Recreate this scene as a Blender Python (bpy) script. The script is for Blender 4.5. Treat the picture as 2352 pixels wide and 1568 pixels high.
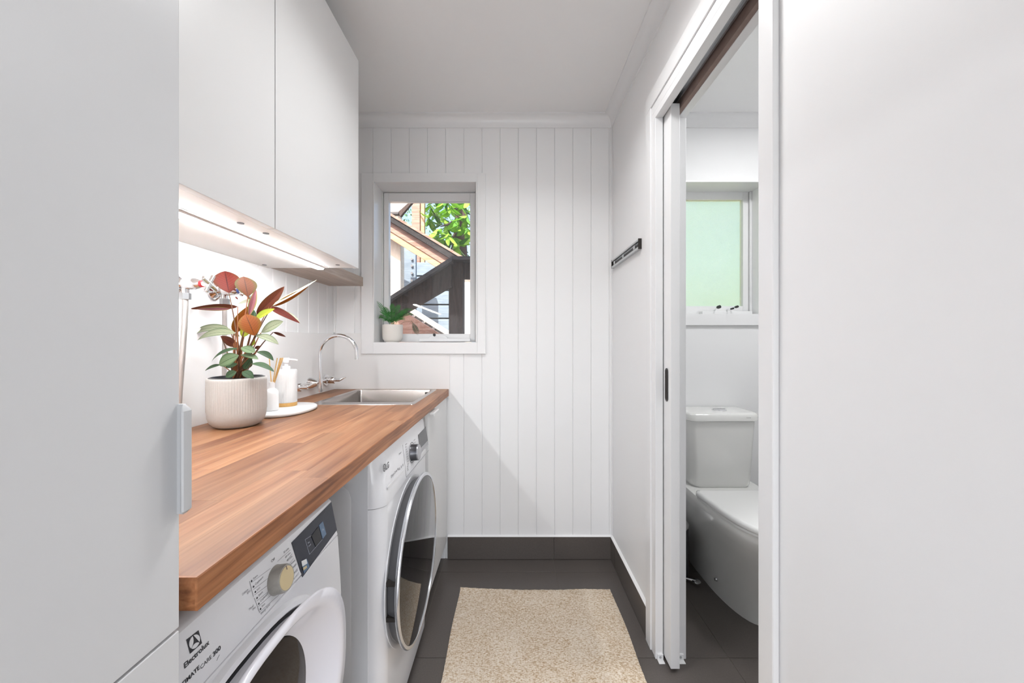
import bpy, bmesh, math, random
from mathutils import Vector, Matrix
sc = bpy.context.scene
COL = sc.collection
for _o in list(bpy.data.objects):
    bpy.data.objects.remove(_o)
R = math.radians
rnd = random.Random(7)

# ------------------------------------------------------------------ camera, sky, sun, lights, exposure
F, HC, D = 850.0, 1.167, 1.992          # focal length in px of a 2352 px frame, eye height, distance to the back wall
cam_d = bpy.data.cameras.new('camera'); cam_d.lens = 36.0 * F / 2352.0; cam_d.sensor_width = 36.0
cam_d.clip_start = 0.02; cam_d.clip_end = 200
cam = bpy.data.objects.new('camera', cam_d); COL.objects.link(cam)
cam.location = (0, 0, HC); cam.rotation_euler = (R(90), 0, 0)
sc.camera = cam

world = bpy.data.worlds.new('sky'); sc.world = world; world.use_nodes = True
wn = world.node_tree.nodes; wl = world.node_tree.links
sky = wn.new('ShaderNodeTexSky'); sky.sky_type = 'NISHITA'; sky.sun_disc = False
sky.sun_elevation = R(55); sky.sun_rotation = R(200); sky.air_density = 0.8; sky.dust_density = 4.0
wl.new(sky.outputs[0], wn['Background'].inputs[0]); wn['Background'].inputs[1].default_value = 0.45

sun_d = bpy.data.lights.new('sun', 'SUN'); sun_d.energy = 10.0; sun_d.angle = R(0.6); sun_d.color = (1.0, 0.96, 0.9)
sun = bpy.data.objects.new('sun', sun_d); COL.objects.link(sun)
sun.rotation_euler = Vector((0.25, 0.57, -0.80)).to_track_quat('-Z', 'Y').to_euler()

def area(name, loc, size, energy, color=(0.98, 0.99, 1.0), shape='DISK', spread=180):
    l = bpy.data.lights.new(name, 'AREA'); l.shape = shape; l.size = size; l.energy = energy; l.color = color; l.spread = R(spread)
    o = bpy.data.objects.new(name, l); COL.objects.link(o); o.location = loc
    return o
area('ceiling_area_light', (0.05, 1.08, 2.335), 0.30, 5.0, spread=142)  # added lamp, kept out of view to brighten the laundry
area('ceiling_area_light', (0.05, -0.9, 2.335), 0.30, 1.2, spread=142)  # added unseen lamp behind the viewer, extra fill
area('ceiling_area_light', (1.28, 1.22, 2.335), 0.26, 7.2)
dw = area('doorway_fill', (0.10, -2.15, 0.70), 0.85, 17.0, (0.90, 0.96, 1.0), 'RECTANGLE'); dw.data.size_y = 1.2   # added fill light standing in for daylight behind the viewer
dw.rotation_euler = Vector((0.0, 1, 0.95)).to_track_quat('-Z', 'Z').to_euler()
LED_STRENGTH = 78.0

sc.view_settings.view_transform = 'Standard'; sc.view_settings.look = 'None'
sc.view_settings.exposure = 0.38; sc.view_settings.gamma = 1.0
sc.view_settings.use_curve_mapping = False

# ------------------------------------------------------------------ helpers
def at(px, py, Y):
    return Vector(((px - 1176) * Y / F, Y, HC - (py - 784) * Y / F))

def srgb(r, g, b):
    f = lambda c: (c / 12.92 if c <= 0.04045 else ((c + 0.055) / 1.055) ** 2.4)
    return (f(r / 255), f(g / 255), f(b / 255), 1)

class MB:
    def __init__(s): s.v = []; s.f = []; s.uv = None
    def add(s, vs, fs):
        n = len(s.v); s.v += [Vector(p) for p in vs]; s.f += [tuple(i + n for i in f) for f in fs]; return s
    def box(s, x0, x1, y0, y1, z0, z1):
        x0, x1 = min(x0, x1), max(x0, x1); y0, y1 = min(y0, y1), max(y0, y1); z0, z1 = min(z0, z1), max(z0, z1)
        return s.add([(x0,y0,z0),(x1,y0,z0),(x1,y1,z0),(x0,y1,z0),(x0,y0,z1),(x1,y0,z1),(x1,y1,z1),(x0,y1,z1)],
                     [(3,2,1,0),(4,5,6,7),(0,1,5,4),(1,2,6,5),(2,3,7,6),(3,0,4,7)])
    def loft(s, loops, cap0=True, cap1=True, closed=True):
        n = len(loops[0]); vs = [p for l in loops for p in l]; fs = []
        m = n if closed else n - 1
        for k in range(len(loops) - 1):
            for i in range(m):
                j = (i + 1) % n
                fs.append((k*n+i, k*n+j, (k+1)*n+j, (k+1)*n+i))
        if cap0: fs.append(tuple(range(n - 1, -1, -1)))
        if cap1: fs.append(tuple((len(loops)-1)*n + i for i in range(n)))
        return s.add(vs, fs)
    def prism(s, poly, a, b):               # poly: list of 3D points, extruded from +a to +b
        a = Vector(a); b = Vector(b)
        return s.loft([[Vector(p) + a for p in poly], [Vector(p) + b for p in poly]])
    def tube(s, pts, r, n=12, cap=True):
        pts = [Vector(p) for p in pts]; rs = r if isinstance(r, (list, tuple)) else [r] * len(pts)
        loops = []; up = None
        for i, p in enumerate(pts):
            t = (pts[min(i+1, len(pts)-1)] - pts[max(i-1, 0)]).normalized()
            if up is None:
                up = t.orthogonal().normalized()
            else:
                up = (up - t * up.dot(t)); up = up.normalized() if up.length > 1e-6 else t.orthogonal().normalized()
            sd = t.cross(up)
            loops.append([p + (up * math.cos(2*math.pi*k/n) + sd * math.sin(2*math.pi*k/n)) * rs[i] for k in range(n)])
        return s.loft(loops, cap, cap)
    def cyl(s, p0, p1, r0, r1=None, n=24):
        return s.tube([p0, p1], [r0, r0 if r1 is None else r1], n)
    def lathe(s, c, prof, n=48, rib=None):    # prof: [(r, z)] ; rib(i, n, k) -> radius factor
        loops = []
        for k, (r, z) in enumerate(prof):
            loops.append([Vector((c[0] + r*(rib(i, n, k) if rib else 1)*math.cos(2*math.pi*i/n),
                                  c[1] + r*(rib(i, n, k) if rib else 1)*math.sin(2*math.pi*i/n), c[2] + z)) for i in range(n)])
        return s.loft(loops, True, True)

def new_obj(name, mb, m, parent=None, org=(0, 0, 0), smooth=None, bevel=0, seg=2):
    me = bpy.data.meshes.new(name); o3 = Vector(org)
    me.from_pydata([tuple(p - o3) for p in mb.v], [], mb.f)
    if mb.uv:
        uvl = me.uv_layers.new(name='UVMap')
        for lp in me.loops: uvl.data[lp.index].uv = mb.uv[lp.vertex_index]
    bm = bmesh.new(); bm.from_mesh(me)
    if not mb.uv: bmesh.ops.recalc_face_normals(bm, faces=bm.faces)
    bm.to_mesh(me); bm.free()
    me.materials.append(m)
    if smooth is not None:
        for p in me.polygons: p.use_smooth = True
        if smooth < 180: me.set_sharp_from_angle(angle=R(smooth))
    o = bpy.data.objects.new(name, me); COL.objects.link(o)
    if parent is None: o.location = o3
    else: o.parent = parent
    if bevel:
        bv = o.modifiers.new('bevel', 'BEVEL'); bv.width = bevel; bv.segments = seg; bv.limit_method = 'ANGLE'; bv.angle_limit = R(40)
        if smooth is None:
            for p in me.polygons: p.use_smooth = True
            me.set_sharp_from_angle(angle=R(35))
            wnm = o.modifiers.new('wn', 'WEIGHTED_NORMAL'); wnm.keep_sharp = False
    return o

class Thing:
    def __init__(s, name, label, cat, loc, group=None):
        s.o = bpy.data.objects.new(name, None); COL.objects.link(s.o); s.o.location = loc
        s.o.empty_display_size = 0.05
        s.loc = Vector(loc); s.o['label'] = label; s.o['category'] = cat
        if group: s.o['group'] = group
    def part(s, name, mb, m, parent=None, smooth=None, bevel=0, seg=2, label=None):
        o = new_obj(name, mb, m, parent or s.o, s.loc, smooth, bevel, seg)
        if label: o['label'] = label
        return o

class Struct(Thing):
    def __init__(s, name, mb, m, loc=(0, 0, 0), smooth=None, bevel=0):
        s.loc = Vector(loc); s.o = new_obj(name, mb, m, None, loc, smooth, bevel); s.o['kind'] = 'structure'

def tag(o, label, cat, group=None):
    o['label'] = label; o['category'] = cat
    if group: o['group'] = group

def text_part(th, s, p, right, up, m, width=None, size=None, parent=None, name='lettering', off=0.0006, center=False, bold=0.0):
    cu = bpy.data.curves.new('t', 'FONT'); cu.body = s; cu.size = 1.0; cu.extrude = 0.0; cu.offset = bold
    ob = bpy.data.objects.new('t', cu); COL.objects.link(ob)
    dg = bpy.context.evaluated_depsgraph_get(); dg.update()
    me = bpy.data.meshes.new_from_object(ob.evaluated_get(dg))
    bpy.data.objects.remove(ob); bpy.data.curves.remove(cu)
    xs = [v.co.x for v in me.vertices]; x0, x1 = min(xs), max(xs)
    k = size if size else width / (x1 - x0)
    kx = width / (x1 - x0) if width else k
    if width and size: k = size
    right = Vector(right).normalized(); up = Vector(up).normalized(); nrm = right.cross(up)
    dx = (x0 + x1) / 2 if center else x0
    for v in me.vertices:
        c = v.co.copy()
        v.co = Vector(p) - th.loc + right * ((c.x - dx) * kx) + up * (c.y * k) + nrm * off
    me.name = name; me.materials.clear(); me.materials.append(m)
    o = bpy.data.objects.new(name, me); COL.objects.link(o); o.parent = parent or th.o
    return o

# ------------------------------------------------------------------ materials
def mat(name, col, rough=0.5, metal=0.0, spec=0.5, coat=0.0, bump=0.0, bscale=40.0, var=0.0, vscale=6.0, ior=1.5):
    m = bpy.data.materials.new(name); m.use_nodes = True; nt = m.node_tree; N = nt.nodes; L = nt.links
    b = N['Principled BSDF']; c = col if len(col) == 4 else (*col, 1)
    b.inputs['Base Color'].default_value = c; b.inputs['Roughness'].default_value = rough
    b.inputs['Metallic'].default_value = metal; b.inputs['Specular IOR Level'].default_value = spec
    b.inputs['Coat Weight'].default_value = coat; b.inputs['IOR'].default_value = ior
    tc = N.new('ShaderNodeTexCoord')
    if var:
        ns = N.new('ShaderNodeTexNoise'); ns.inputs['Scale'].default_value = vscale; ns.inputs['Detail'].default_value = 5
        L.new(tc.outputs['Object'], ns.inputs['Vector'])
        mx = N.new('ShaderNodeMix'); mx.data_type = 'RGBA'; mx.blend_type = 'MULTIPLY'
        mx.inputs[6].default_value = c; mx.inputs['Factor'].default_value = 1.0
        rp = N.new('ShaderNodeValToRGB'); e = rp.color_ramp.elements
        e[0].position = 0.3; e[1].position = 0.7; e[0].color = (1-var, 1-var, 1-var, 1); e[1].color = (1, 1, 1, 1)
        L.new(ns.outputs['Fac'], rp.inputs[0]); L.new(rp.outputs[0], mx.inputs[7]); L.new(mx.outputs[2], b.inputs['Base Color'])
    if bump:
        n2 = N.new('ShaderNodeTexNoise'); n2.inputs['Scale'].default_value = bscale; n2.inputs['Detail'].default_value = 3
        L.new(tc.outputs['Object'], n2.inputs['Vector'])
        bp = N.new('ShaderNodeBump'); bp.inputs['Strength'].default_value = bump; bp.inputs['Distance'].default_value = 0.002
        L.new(n2.outputs['Fac'], bp.inputs['Height']); L.new(bp.outputs[0], b.inputs['Normal'])
    return m

def wood(name, c_dark, c_mid, c_light, scale=(16, 1.3, 16), rough=0.42, rand=0.25, fine=(220, 6, 220), spec=0.4, bump=0.05):
    m = bpy.data.materials.new(name); m.use_nodes = True; nt = m.node_tree; N = nt.nodes; L = nt.links
    b = N['Principled BSDF']; b.inputs['Roughness'].default_value = rough; b.inputs['Specular IOR Level'].default_value = spec
    tc = N.new('ShaderNodeTexCoord'); oi = N.new('ShaderNodeObjectInfo')
    sh = N.new('ShaderNodeVectorMath'); sh.operation = 'ADD'
    k = N.new('ShaderNodeVectorMath'); k.operation = 'SCALE'; k.inputs[0].default_value = (13, 29, 17)
    L.new(oi.outputs['Random'], k.inputs['Scale'])
    L.new(tc.outputs['Object'], sh.inputs[0]); L.new(k.outputs[0], sh.inputs[1])
    def noise(sc3, detail, dist=0.0):
        mp = N.new('ShaderNodeMapping'); mp.inputs['Scale'].default_value = sc3
        n = N.new('ShaderNodeTexNoise'); n.inputs['Scale'].default_value = 1.0; n.inputs['Detail'].default_value = detail
        n.inputs['Distortion'].default_value = dist
        L.new(sh.outputs[0], mp.inputs['Vector']); L.new(mp.outputs[0], n.inputs['Vector']); return n
    n1 = noise(scale, 4, 1.6); n2 = noise(fine, 2, 0.0)
    rp = N.new('ShaderNodeValToRGB'); e = rp.color_ramp.elements
    e[0].position = 0.28; e[0].color = c_dark; e[1].position = 0.72; e[1].color = c_light
    el = rp.color_ramp.elements.new(0.5); el.color = c_mid
    L.new(n1.outputs['Fac'], rp.inputs[0])
    fr = N.new('ShaderNodeMapRange'); fr.inputs[1].default_value = 0.3; fr.inputs[2].default_value = 0.75
    fr.inputs[3].default_value = 0.80; fr.inputs[4].default_value = 1.06
    L.new(n2.outputs['Fac'], fr.inputs[0])
    rr = N.new('ShaderNodeMapRange'); rr.inputs[3].default_value = 1 - rand; rr.inputs[4].default_value = 1 + rand * 0.5
    L.new(oi.outputs['Random'], rr.inputs[0])
    mu = N.new('ShaderNodeMath'); mu.operation = 'MULTIPLY'; L.new(fr.outputs[0], mu.inputs[0]); L.new(rr.outputs[0], mu.inputs[1])
    vs = N.new('ShaderNodeVectorMath'); vs.operation = 'SCALE'
    L.new(rp.outputs[0], vs.inputs[0]); L.new(mu.outputs[0], vs.inputs['Scale'])
    L.new(vs.outputs[0], b.inputs['Base Color'])
    bp = N.new('ShaderNodeBump'); bp.inputs['Strength'].default_value = bump; bp.inputs['Distance'].default_value = 0.001
    L.new(n2.outputs['Fac'], bp.inputs['Height']); L.new(bp.outputs[0], b.inputs['Normal'])
    return m

def emis(name, col, strength):
    m = bpy.data.materials.new(name); m.use_nodes = True; nt = m.node_tree
    b = nt.nodes['Principled BSDF']; b.inputs['Base Color'].default_value = (0.9, 0.9, 0.9, 1)
    b.inputs['Emission Color'].default_value = (*col, 1); b.inputs['Emission Strength'].default_value = strength
    return m

def clear_glass(name, tint=(1, 1, 1, 1), dirt=0.04):
    m = bpy.data.materials.new(name); m.use_nodes = True; nt = m.node_tree; N = nt.nodes; L = nt.links
    N.remove(N['Principled BSDF']); out = N['Material Output']
    tr = N.new('ShaderNodeBsdfTransparent'); tr.inputs[0].default_value = tint
    gl = N.new('ShaderNodeBsdfGlossy'); gl.inputs['Roughness'].default_value = 0.02
    df = N.new('ShaderNodeBsdfDiffuse'); df.inputs[0].default_value = (0.9, 0.92, 0.95, 1)
    fr = N.new('ShaderNodeFresnel'); fr.inputs[0].default_value = 1.45
    m1 = N.new('ShaderNodeMixShader'); L.new(fr.outputs[0], m1.inputs[0]); L.new(tr.outputs[0], m1.inputs[1]); L.new(gl.outputs[0], m1.inputs[2])
    tc = N.new('ShaderNodeTexCoord'); ns = N.new('ShaderNodeTexNoise'); ns.inputs['Scale'].default_value = 260; ns.inputs['Detail'].default_value = 2
    L.new(tc.outputs['Object'], ns.inputs['Vector'])
    mr = N.new('ShaderNodeMapRange'); mr.inputs[1].default_value = 0.62; mr.inputs[2].default_value = 0.75; mr.inputs[3].default_value = dirt * 0.5; mr.inputs[4].default_value = dirt * 4
    L.new(ns.outputs['Fac'], mr.inputs[0])
    m2 = N.new('ShaderNodeMixShader'); L.new(mr.outputs[0], m2.inputs[0]); L.new(m1.outputs[0], m2.inputs[1]); L.new(df.outputs[0], m2.inputs[2])
    L.new(m2.outputs[0], out.inputs[0]); return m

def frosted_glass(name):
    m = bpy.data.materials.new(name); m.use_nodes = True; nt = m.node_tree; N = nt.nodes; L = nt.links
    N.remove(N['Principled BSDF']); out = N['Material Output']
    tl = N.new('ShaderNodeBsdfTranslucent'); tl.inputs[0].default_value = (0.98, 0.98, 0.76, 1)
    rf = N.new('ShaderNodeBsdfRefraction'); rf.inputs['Roughness'].default_value = 0.55; rf.inputs['IOR'].default_value = 1.1
    rf.inputs[0].default_value = (0.97, 1, 0.88, 1)
    gl = N.new('ShaderNodeBsdfGlossy'); gl.inputs['Roughness'].default_value = 0.25
    tc = N.new('ShaderNodeTexCoord'); ns = N.new('ShaderNodeTexNoise'); ns.inputs['Scale'].default_value = 320
    L.new(tc.outputs['Object'], ns.inputs['Vector'])
    bp = N.new('ShaderNodeBump'); bp.inputs['Strength'].default_value = 0.6; bp.inputs['Distance'].default_value = 0.003
    L.new(ns.outputs['Fac'], bp.inputs['Height'])
    for q in (tl, rf, gl): L.new(bp.outputs[0], q.inputs['Normal'])
    m1 = N.new('ShaderNodeMixShader'); m1.inputs[0].default_value = 0.55; L.new(tl.outputs[0], m1.inputs[1]); L.new(rf.outputs[0], m1.inputs[2])
    m2 = N.new('ShaderNodeMixShader'); m2.inputs[0].default_value = 0.05; L.new(m1.outputs[0], m2.inputs[1]); L.new(gl.outputs[0], m2.inputs[2])
    L.new(m2.outputs[0], out.inputs[0]); return m

def leaf_mat(name, front, vein, back, back2, edge, veinw=1.0, gloss=0.35, trans=0.15, dim=0.58):
    """front: leaf blade colour, vein: vein/midrib colour, edge: margin; back: underside"""
    m = bpy.data.materials.new(name); m.use_nodes = True; nt = m.node_tree; N = nt.nodes; L = nt.links
    front, vein, back, back2, edge = [tuple(q * dim for q in c[:3]) + (1,) for c in (front, vein, back, back2, edge)]
    b = N['Principled BSDF']; b.inputs['Roughness'].default_value = gloss + (.2 if dim < 1 else 0); b.inputs['Specular IOR Level'].default_value = 0.15 if dim < 1 else 0.4
    uv = N.new('ShaderNodeUVMap'); uv.uv_map = 'UVMap'; sp = N.new('ShaderNodeSeparateXYZ'); L.new(uv.outputs[0], sp.inputs[0])
    def M(op, a, bb=None):
        n = N.new('ShaderNodeMath'); n.operation = op
        for i, q in enumerate((a, bb)):
            if q is None: continue
            if isinstance(q, (int, float)): n.inputs[i].default_value = q
            else: L.new(q, n.inputs[i])
        return n.outputs[0]
    ax = M('ABSOLUTE', M('SUBTRACT', sp.outputs[0], 0.5))               # 0 midrib .. .5 margin
    # side veins: run forward from the midrib
    ph = M('SUBTRACT', M('MULTIPLY', sp.outputs[1], 9.0), M('MULTIPLY', ax, 5.0))
    tri = M('ABSOLUTE', M('SUBTRACT', M('FRACT', ph), 0.5))
    v1 = M('GREATER_THAN', tri, 0.5 - 0.06 * veinw)
    mid = M('LESS_THAN', ax, 0.022 * veinw)
    ve = M('MULTIPLY', M('MAXIMUM', M('MULTIPLY', v1, 0.55), mid), 0.85)
    ed = N.new('ShaderNodeMapRange'); ed.inputs[1].default_value = 0.30; ed.inputs[2].default_value = 0.5; L.new(ax, ed.inputs[0])
    mr = N.new('ShaderNodeMix'); mr.data_type = 'RGBA'; mr.inputs[6].default_value = front; mr.inputs[7].default_value = edge; L.new(ed.outputs[0], mr.inputs['Factor'])
    mv = N.new('ShaderNodeMix'); mv.data_type = 'RGBA'; mv.inputs[7].default_value = vein; L.new(mr.outputs[2], mv.inputs[6]); L.new(ve, mv.inputs['Factor'])
    tc = N.new('ShaderNodeTexCoord'); ns = N.new('ShaderNodeTexNoise'); ns.inputs['Scale'].default_value = 45; L.new(tc.outputs['Object'], ns.inputs['Vector'])
    mb_ = N.new('ShaderNodeMix'); mb_.data_type = 'RGBA'; mb_.inputs[6].default_value = back; mb_.inputs[7].default_value = back2
    rmp = N.new('ShaderNodeMapRange'); rmp.inputs[1].default_value = 0.4; rmp.inputs[2].default_value = 0.62; L.new(ns.outputs['Fac'], rmp.inputs[0])
    L.new(rmp.outputs[0], mb_.inputs['Factor'])
    mbv = N.new('ShaderNodeMix'); mbv.data_type = 'RGBA'; L.new(mb_.outputs[2], mbv.inputs[6]); mbv.inputs[7].default_value = tuple(c * 0.45 for c in back[:3]) + (1,)
    L.new(M('MULTIPLY', mid, 0.8), mbv.inputs['Factor'])
    ge = N.new('ShaderNodeNewGeometry')
    fin = N.new('ShaderNodeMix'); fin.data_type = 'RGBA'; L.new(ge.outputs['Backfacing'], fin.inputs['Factor'])
    L.new(mv.outputs[2], fin.inputs[6]); L.new(mbv.outputs[2], fin.inputs[7]); L.new(fin.outputs[2], b.inputs['Base Color'])
    tl = N.new('ShaderNodeBsdfTranslucent'); L.new(fin.outputs[2], tl.inputs[0])
    ms = N.new('ShaderNodeMixShader'); ms.inputs[0].default_value = trans
    L.new(b.outputs[0], ms.inputs[1]); L.new(tl.outputs[0], ms.inputs[2]); L.new(ms.outputs[0], N['Material Output'].inputs[0])
    return m

def rug_mat():
    m = bpy.data.materials.new('jute_weave'); m.use_nodes = True; nt = m.node_tree; N = nt.nodes; L = nt.links
    b = N['Principled BSDF']; b.inputs['Roughness'].default_value = 0.95; b.inputs['Specular IOR Level'].default_value = 0.1
    tc = N.new('ShaderNodeTexCoord'); mp = N.new('ShaderNodeMapping'); L.new(tc.outputs['Object'], mp.inputs['Vector'])
    def noise(sx, sy, rot, det=2):
        q = N.new('ShaderNodeMapping'); q.inputs['Scale'].default_value = (sx, sy, 40); q.inputs['Rotation'].default_value = (0, 0, rot)
        n = N.new('ShaderNodeTexNoise'); n.inputs['Scale'].default_value = 1; n.inputs['Detail'].default_value = det
        L.new(tc.outputs['Object'], q.inputs['Vector']); L.new(q.outputs[0], n.inputs['Vector']); return n.outputs['Fac']
    def mth(op, *a):
        n = N.new('ShaderNodeMath'); n.operation = op
        for i, v in enumerate(a):
            if isinstance(v, (int, float)): n.inputs[i].default_value = v
            else: L.new(v, n.inputs[i])
        return n.outputs[0]
    big = noise(9, 9, 0, 4); n1 = noise(120, 430, .35); n2 = noise(120, 430, -.35); n3 = noise(420, 90, 0)
    # herringbone: bands of twill leaning alternately left and right across the runner
    sp = N.new('ShaderNodeSeparateXYZ'); L.new(tc.outputs['Object'], sp.inputs[0])
    band = mth('GREATER_THAN', mth('FRACT', mth('MULTIPLY', sp.outputs[1], 22.0)), 0.5)
    tw = mth('ADD', mth('MULTIPLY', n1, band), mth('MULTIPLY', n2, mth('SUBTRACT', 1.0, band)))
    f = mth('ADD', mth('ADD', mth('MULTIPLY', tw, .62), mth('MULTIPLY', n3, .26)), mth('MULTIPLY', big, .12))
    rp = N.new('ShaderNodeValToRGB'); e = rp.color_ramp.elements
    e[0].position = .40; e[0].color = srgb(180, 152, 120); e[1].position = .58; e[1].color = srgb(234, 223, 208)
    el = rp.color_ramp.elements.new(.48); el.color = srgb(216, 197, 172)
    L.new(f, rp.inputs[0]); L.new(rp.outputs[0], b.inputs['Base Color'])
    wv = N.new('ShaderNodeTexWave'); wv.inputs['Scale'].default_value = 60; wv.bands_direction = 'X'; L.new(mp.outputs[0], wv.inputs['Vector'])
    bp = N.new('ShaderNodeBump'); bp.inputs['Strength'].default_value = 0.6; bp.inputs['Distance'].default_value = 0.003
    L.new(mth('ADD', mth('MULTIPLY', f, 2.0), mth('MULTIPLY', wv.outputs['Fac'], .25)), bp.inputs['Height']); L.new(bp.outputs[0], b.inputs['Normal'])
    return m

M = {}
M['wall'] = mat('white_wall_paint', (0.86, 0.86, 0.865), 0.5, bump=0.03, bscale=120)
M['ceil'] = mat('ceiling_paint', (0.88, 0.875, 0.875), 0.8, bump=0.03, bscale=60, var=0.02, vscale=2)
M['trim'] = mat('white_gloss_trim', (0.84, 0.84, 0.845), 0.3, bump=0.02, bscale=80)
M['splash'] = mat('gloss_splashback', (0.84, 0.83, 0.825), 0.12, spec=0.5)
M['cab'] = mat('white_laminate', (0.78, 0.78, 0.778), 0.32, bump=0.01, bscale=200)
M['cab_tall'] = mat('dimmed_white_laminate', (0.66, 0.66, 0.665), 0.3, bump=0.01, bscale=200)  # white laminate, dimmer look of this unit put into its colour
M['cab_in'] = mat('white_melamine', (0.84, 0.82, 0.80), 0.45)
M['handle'] = mat('satin_grey_aluminium', (0.52, 0.525, 0.535), 0.5)
M['gap'] = mat('dark_gap', (0.03, 0.025, 0.022), 0.9)
M['brown'] = mat('raw_timber_brown', srgb(150, 130, 122), 0.8, var=0.2, vscale=30)
M['tile'] = mat('charcoal_tile', srgb(94, 88, 84), 0.28, spec=0.4, bump=0.04, bscale=250, var=0.14, vscale=180)
M['grout'] = mat('grout', srgb(112, 106, 100), 0.9)
M['caulk'] = mat('white_sealant', (0.85, 0.85, 0.85), 0.5)
M['chrome'] = mat('chrome', (0.86, 0.86, 0.87), 0.06, metal=1)
M['steel'] = mat('brushed_steel', (0.46, 0.43, 0.41), 0.24, metal=1, bump=0.04, bscale=300)
M['alu'] = mat('aluminium', (0.55, 0.56, 0.57), 0.3, metal=1)
M['darkrub'] = mat('black_rubber', (0.02, 0.02, 0.022), 0.5)
M['black'] = mat('black_plastic', (0.012, 0.012, 0.014), 0.3)
M['ink'] = mat('dark_print', (0.03, 0.03, 0.035), 0.6)
M['inkgrey'] = mat('grey_print', (0.16, 0.16, 0.17), 0.6)
M['inklite'] = mat('pale_print', (0.62, 0.66, 0.72), 0.6)
M['appl'] = mat('white_enamel', (0.80, 0.80, 0.82), 0.22, spec=0.5, coat=0.2)
M['appl_side'] = mat('powder_coated_steel', (0.70, 0.71, 0.73), 0.4, bump=0.05, bscale=300)
M['appl_door'] = mat('white_abs_plastic', (0.79, 0.78, 0.83), 0.2, coat=0.2)
M['dial'] = mat('dial_side_grey', (0.42, 0.40, 0.36), 0.35, var=0.2, vscale=80)
M['gold'] = mat('champagne_dial_face', srgb(222, 203, 160), 0.35, metal=0.35)
M['screen'] = mat('navy_display', srgb(34, 38, 52), 0.18, spec=0.5)
M['screen2'] = mat('blue_grey_key', srgb(98, 122, 148), 0.3)
M['lgdisp'] = mat('grey_display', srgb(78, 78, 82), 0.2)
M['lgstrip'] = mat('silver_strip', srgb(178, 178, 182), 0.3, metal=0.3)
M['lgglass'] = mat('smoked_door_glass', (0.006, 0.006, 0.007), 0.03, ior=1.65)
M['lgring'] = mat('silver_door_ring', (0.78, 0.80, 0.84), 0.22, metal=0.85)
M['lgbezel'] = mat('graphite_bezel', (0.10, 0.10, 0.105), 0.35)
M['lgknob'] = mat('graphite_knob', (0.12, 0.12, 0.13), 0.3, metal=0.6)
M['drum'] = mat('dark_porthole_glass', (0.012, 0.010, 0.012), 0.06, spec=0.2)
M['gasket'] = mat('black_gasket', (0.008, 0.008, 0.010), 0.7)
M['ceramic'] = mat('white_glazed_ceramic', (0.80, 0.80, 0.78), 0.12, coat=0.5)
M['seat'] = mat('white_seat_plastic', (0.82, 0.82, 0.81), 0.22)
M['pot'] = mat('speckled_white_pot', (0.56, 0.54, 0.51), 0.5, bump=0.05, bscale=300, var=0.05, vscale=200)
M['potsmall'] = mat('matte_cream_pot', (0.78, 0.75, 0.70), 0.55)
M['soil'] = mat('potting_mix', (0.025, 0.018, 0.014), 0.95, bump=1.0, bscale=120)
M['whiteplas'] = mat('matte_white_plastic', (0.84, 0.84, 0.84), 0.45)
M['bamboo'] = mat('bamboo', srgb(206, 160, 92), 0.5, var=0.2, vscale=60)
M['reed'] = mat('rattan_reed', srgb(226, 184, 116), 0.7, var=0.2, vscale=200)
M['marble'] = mat('white_marble', (0.82, 0.82, 0.81), 0.25, var=0.08, vscale=14)
M['hose'] = mat('braided_steel_hose', (0.62, 0.59, 0.57), 0.35, metal=0.9, bump=0.4, bscale=900)
M['red'] = mat('red_indicator', srgb(200, 40, 48), 0.4)
M['blue'] = mat('blue_indicator', srgb(40, 60, 120), 0.4)
M['stave'] = wood('oiled_timber_staves', srgb(117, 71, 45), srgb(149, 102, 69), srgb(167, 124, 90), rand=0.2)
M['edgewood'] = wood('timber_front_edge', srgb(112, 66, 38), srgb(160, 104, 66), srgb(186, 128, 86), scale=(30, 3.0, 55), rand=0.05)
M['shelfwood'] = wood('grey_oak_shelf', srgb(158, 140, 126), srgb(176, 158, 145), srgb(188, 172, 160), scale=(30, 2, 30), rand=0.0)
M['glass'] = clear_glass('window_glass')
M['frost'] = frosted_glass('obscure_glass')
M['led'] = emis('led_diffuser', (0.975, 0.985, 1.0), LED_STRENGTH)
M['lamp'] = emis('lamp_diffuser', (1.0, 0.97, 0.94), 6.0)
M['dark_timber'] = wood('weathered_dark_timber', srgb(44, 34, 30), srgb(66, 52, 46), srgb(86, 70, 62), scale=(30, 30, 3), rough=0.8, rand=0.1)
M['dark_cap'] = wood('weathered_grey_cap', srgb(66, 64, 64), srgb(88, 86, 86), srgb(108, 104, 102), scale=(4, 30, 30), rough=0.85, rand=0.1)
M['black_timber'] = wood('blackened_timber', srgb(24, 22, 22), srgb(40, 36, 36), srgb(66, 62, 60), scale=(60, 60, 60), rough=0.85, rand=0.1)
M['pink_timber'] = wood('new_hardwood', srgb(140, 100, 84), srgb(166, 128, 112), srgb(182, 148, 132), scale=(3, 30, 24), rough=0.7, rand=0.12)
M['cream_timber'] = wood('cream_painted_timber', srgb(226, 206, 184), srgb(236, 220, 200), srgb(242, 230, 214), scale=(20, 20, 4), rough=0.7, rand=0.05)
M['tan_timber'] = wood('tan_timber', srgb(166, 124, 92), srgb(190, 148, 114), srgb(202, 164, 132), scale=(3, 20, 24), rough=0.7, rand=0.05)
M['blue_timber'] = wood('blue_grey_painted_board', srgb(108, 122, 134), srgb(124, 138, 150), srgb(138, 152, 162), scale=(3, 20, 30), rough=0.7, rand=0.12)
M['bark'] = mat('bark', srgb(92, 74, 64), 0.9, bump=1.0, bscale=40, var=0.5, vscale=25)
M['ground'] = mat('bare_earth', srgb(150, 130, 112), 0.95, var=0.3, vscale=3)
M['roof'] = mat('roof_sheet', (0.35, 0.36, 0.37), 0.6)

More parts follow.
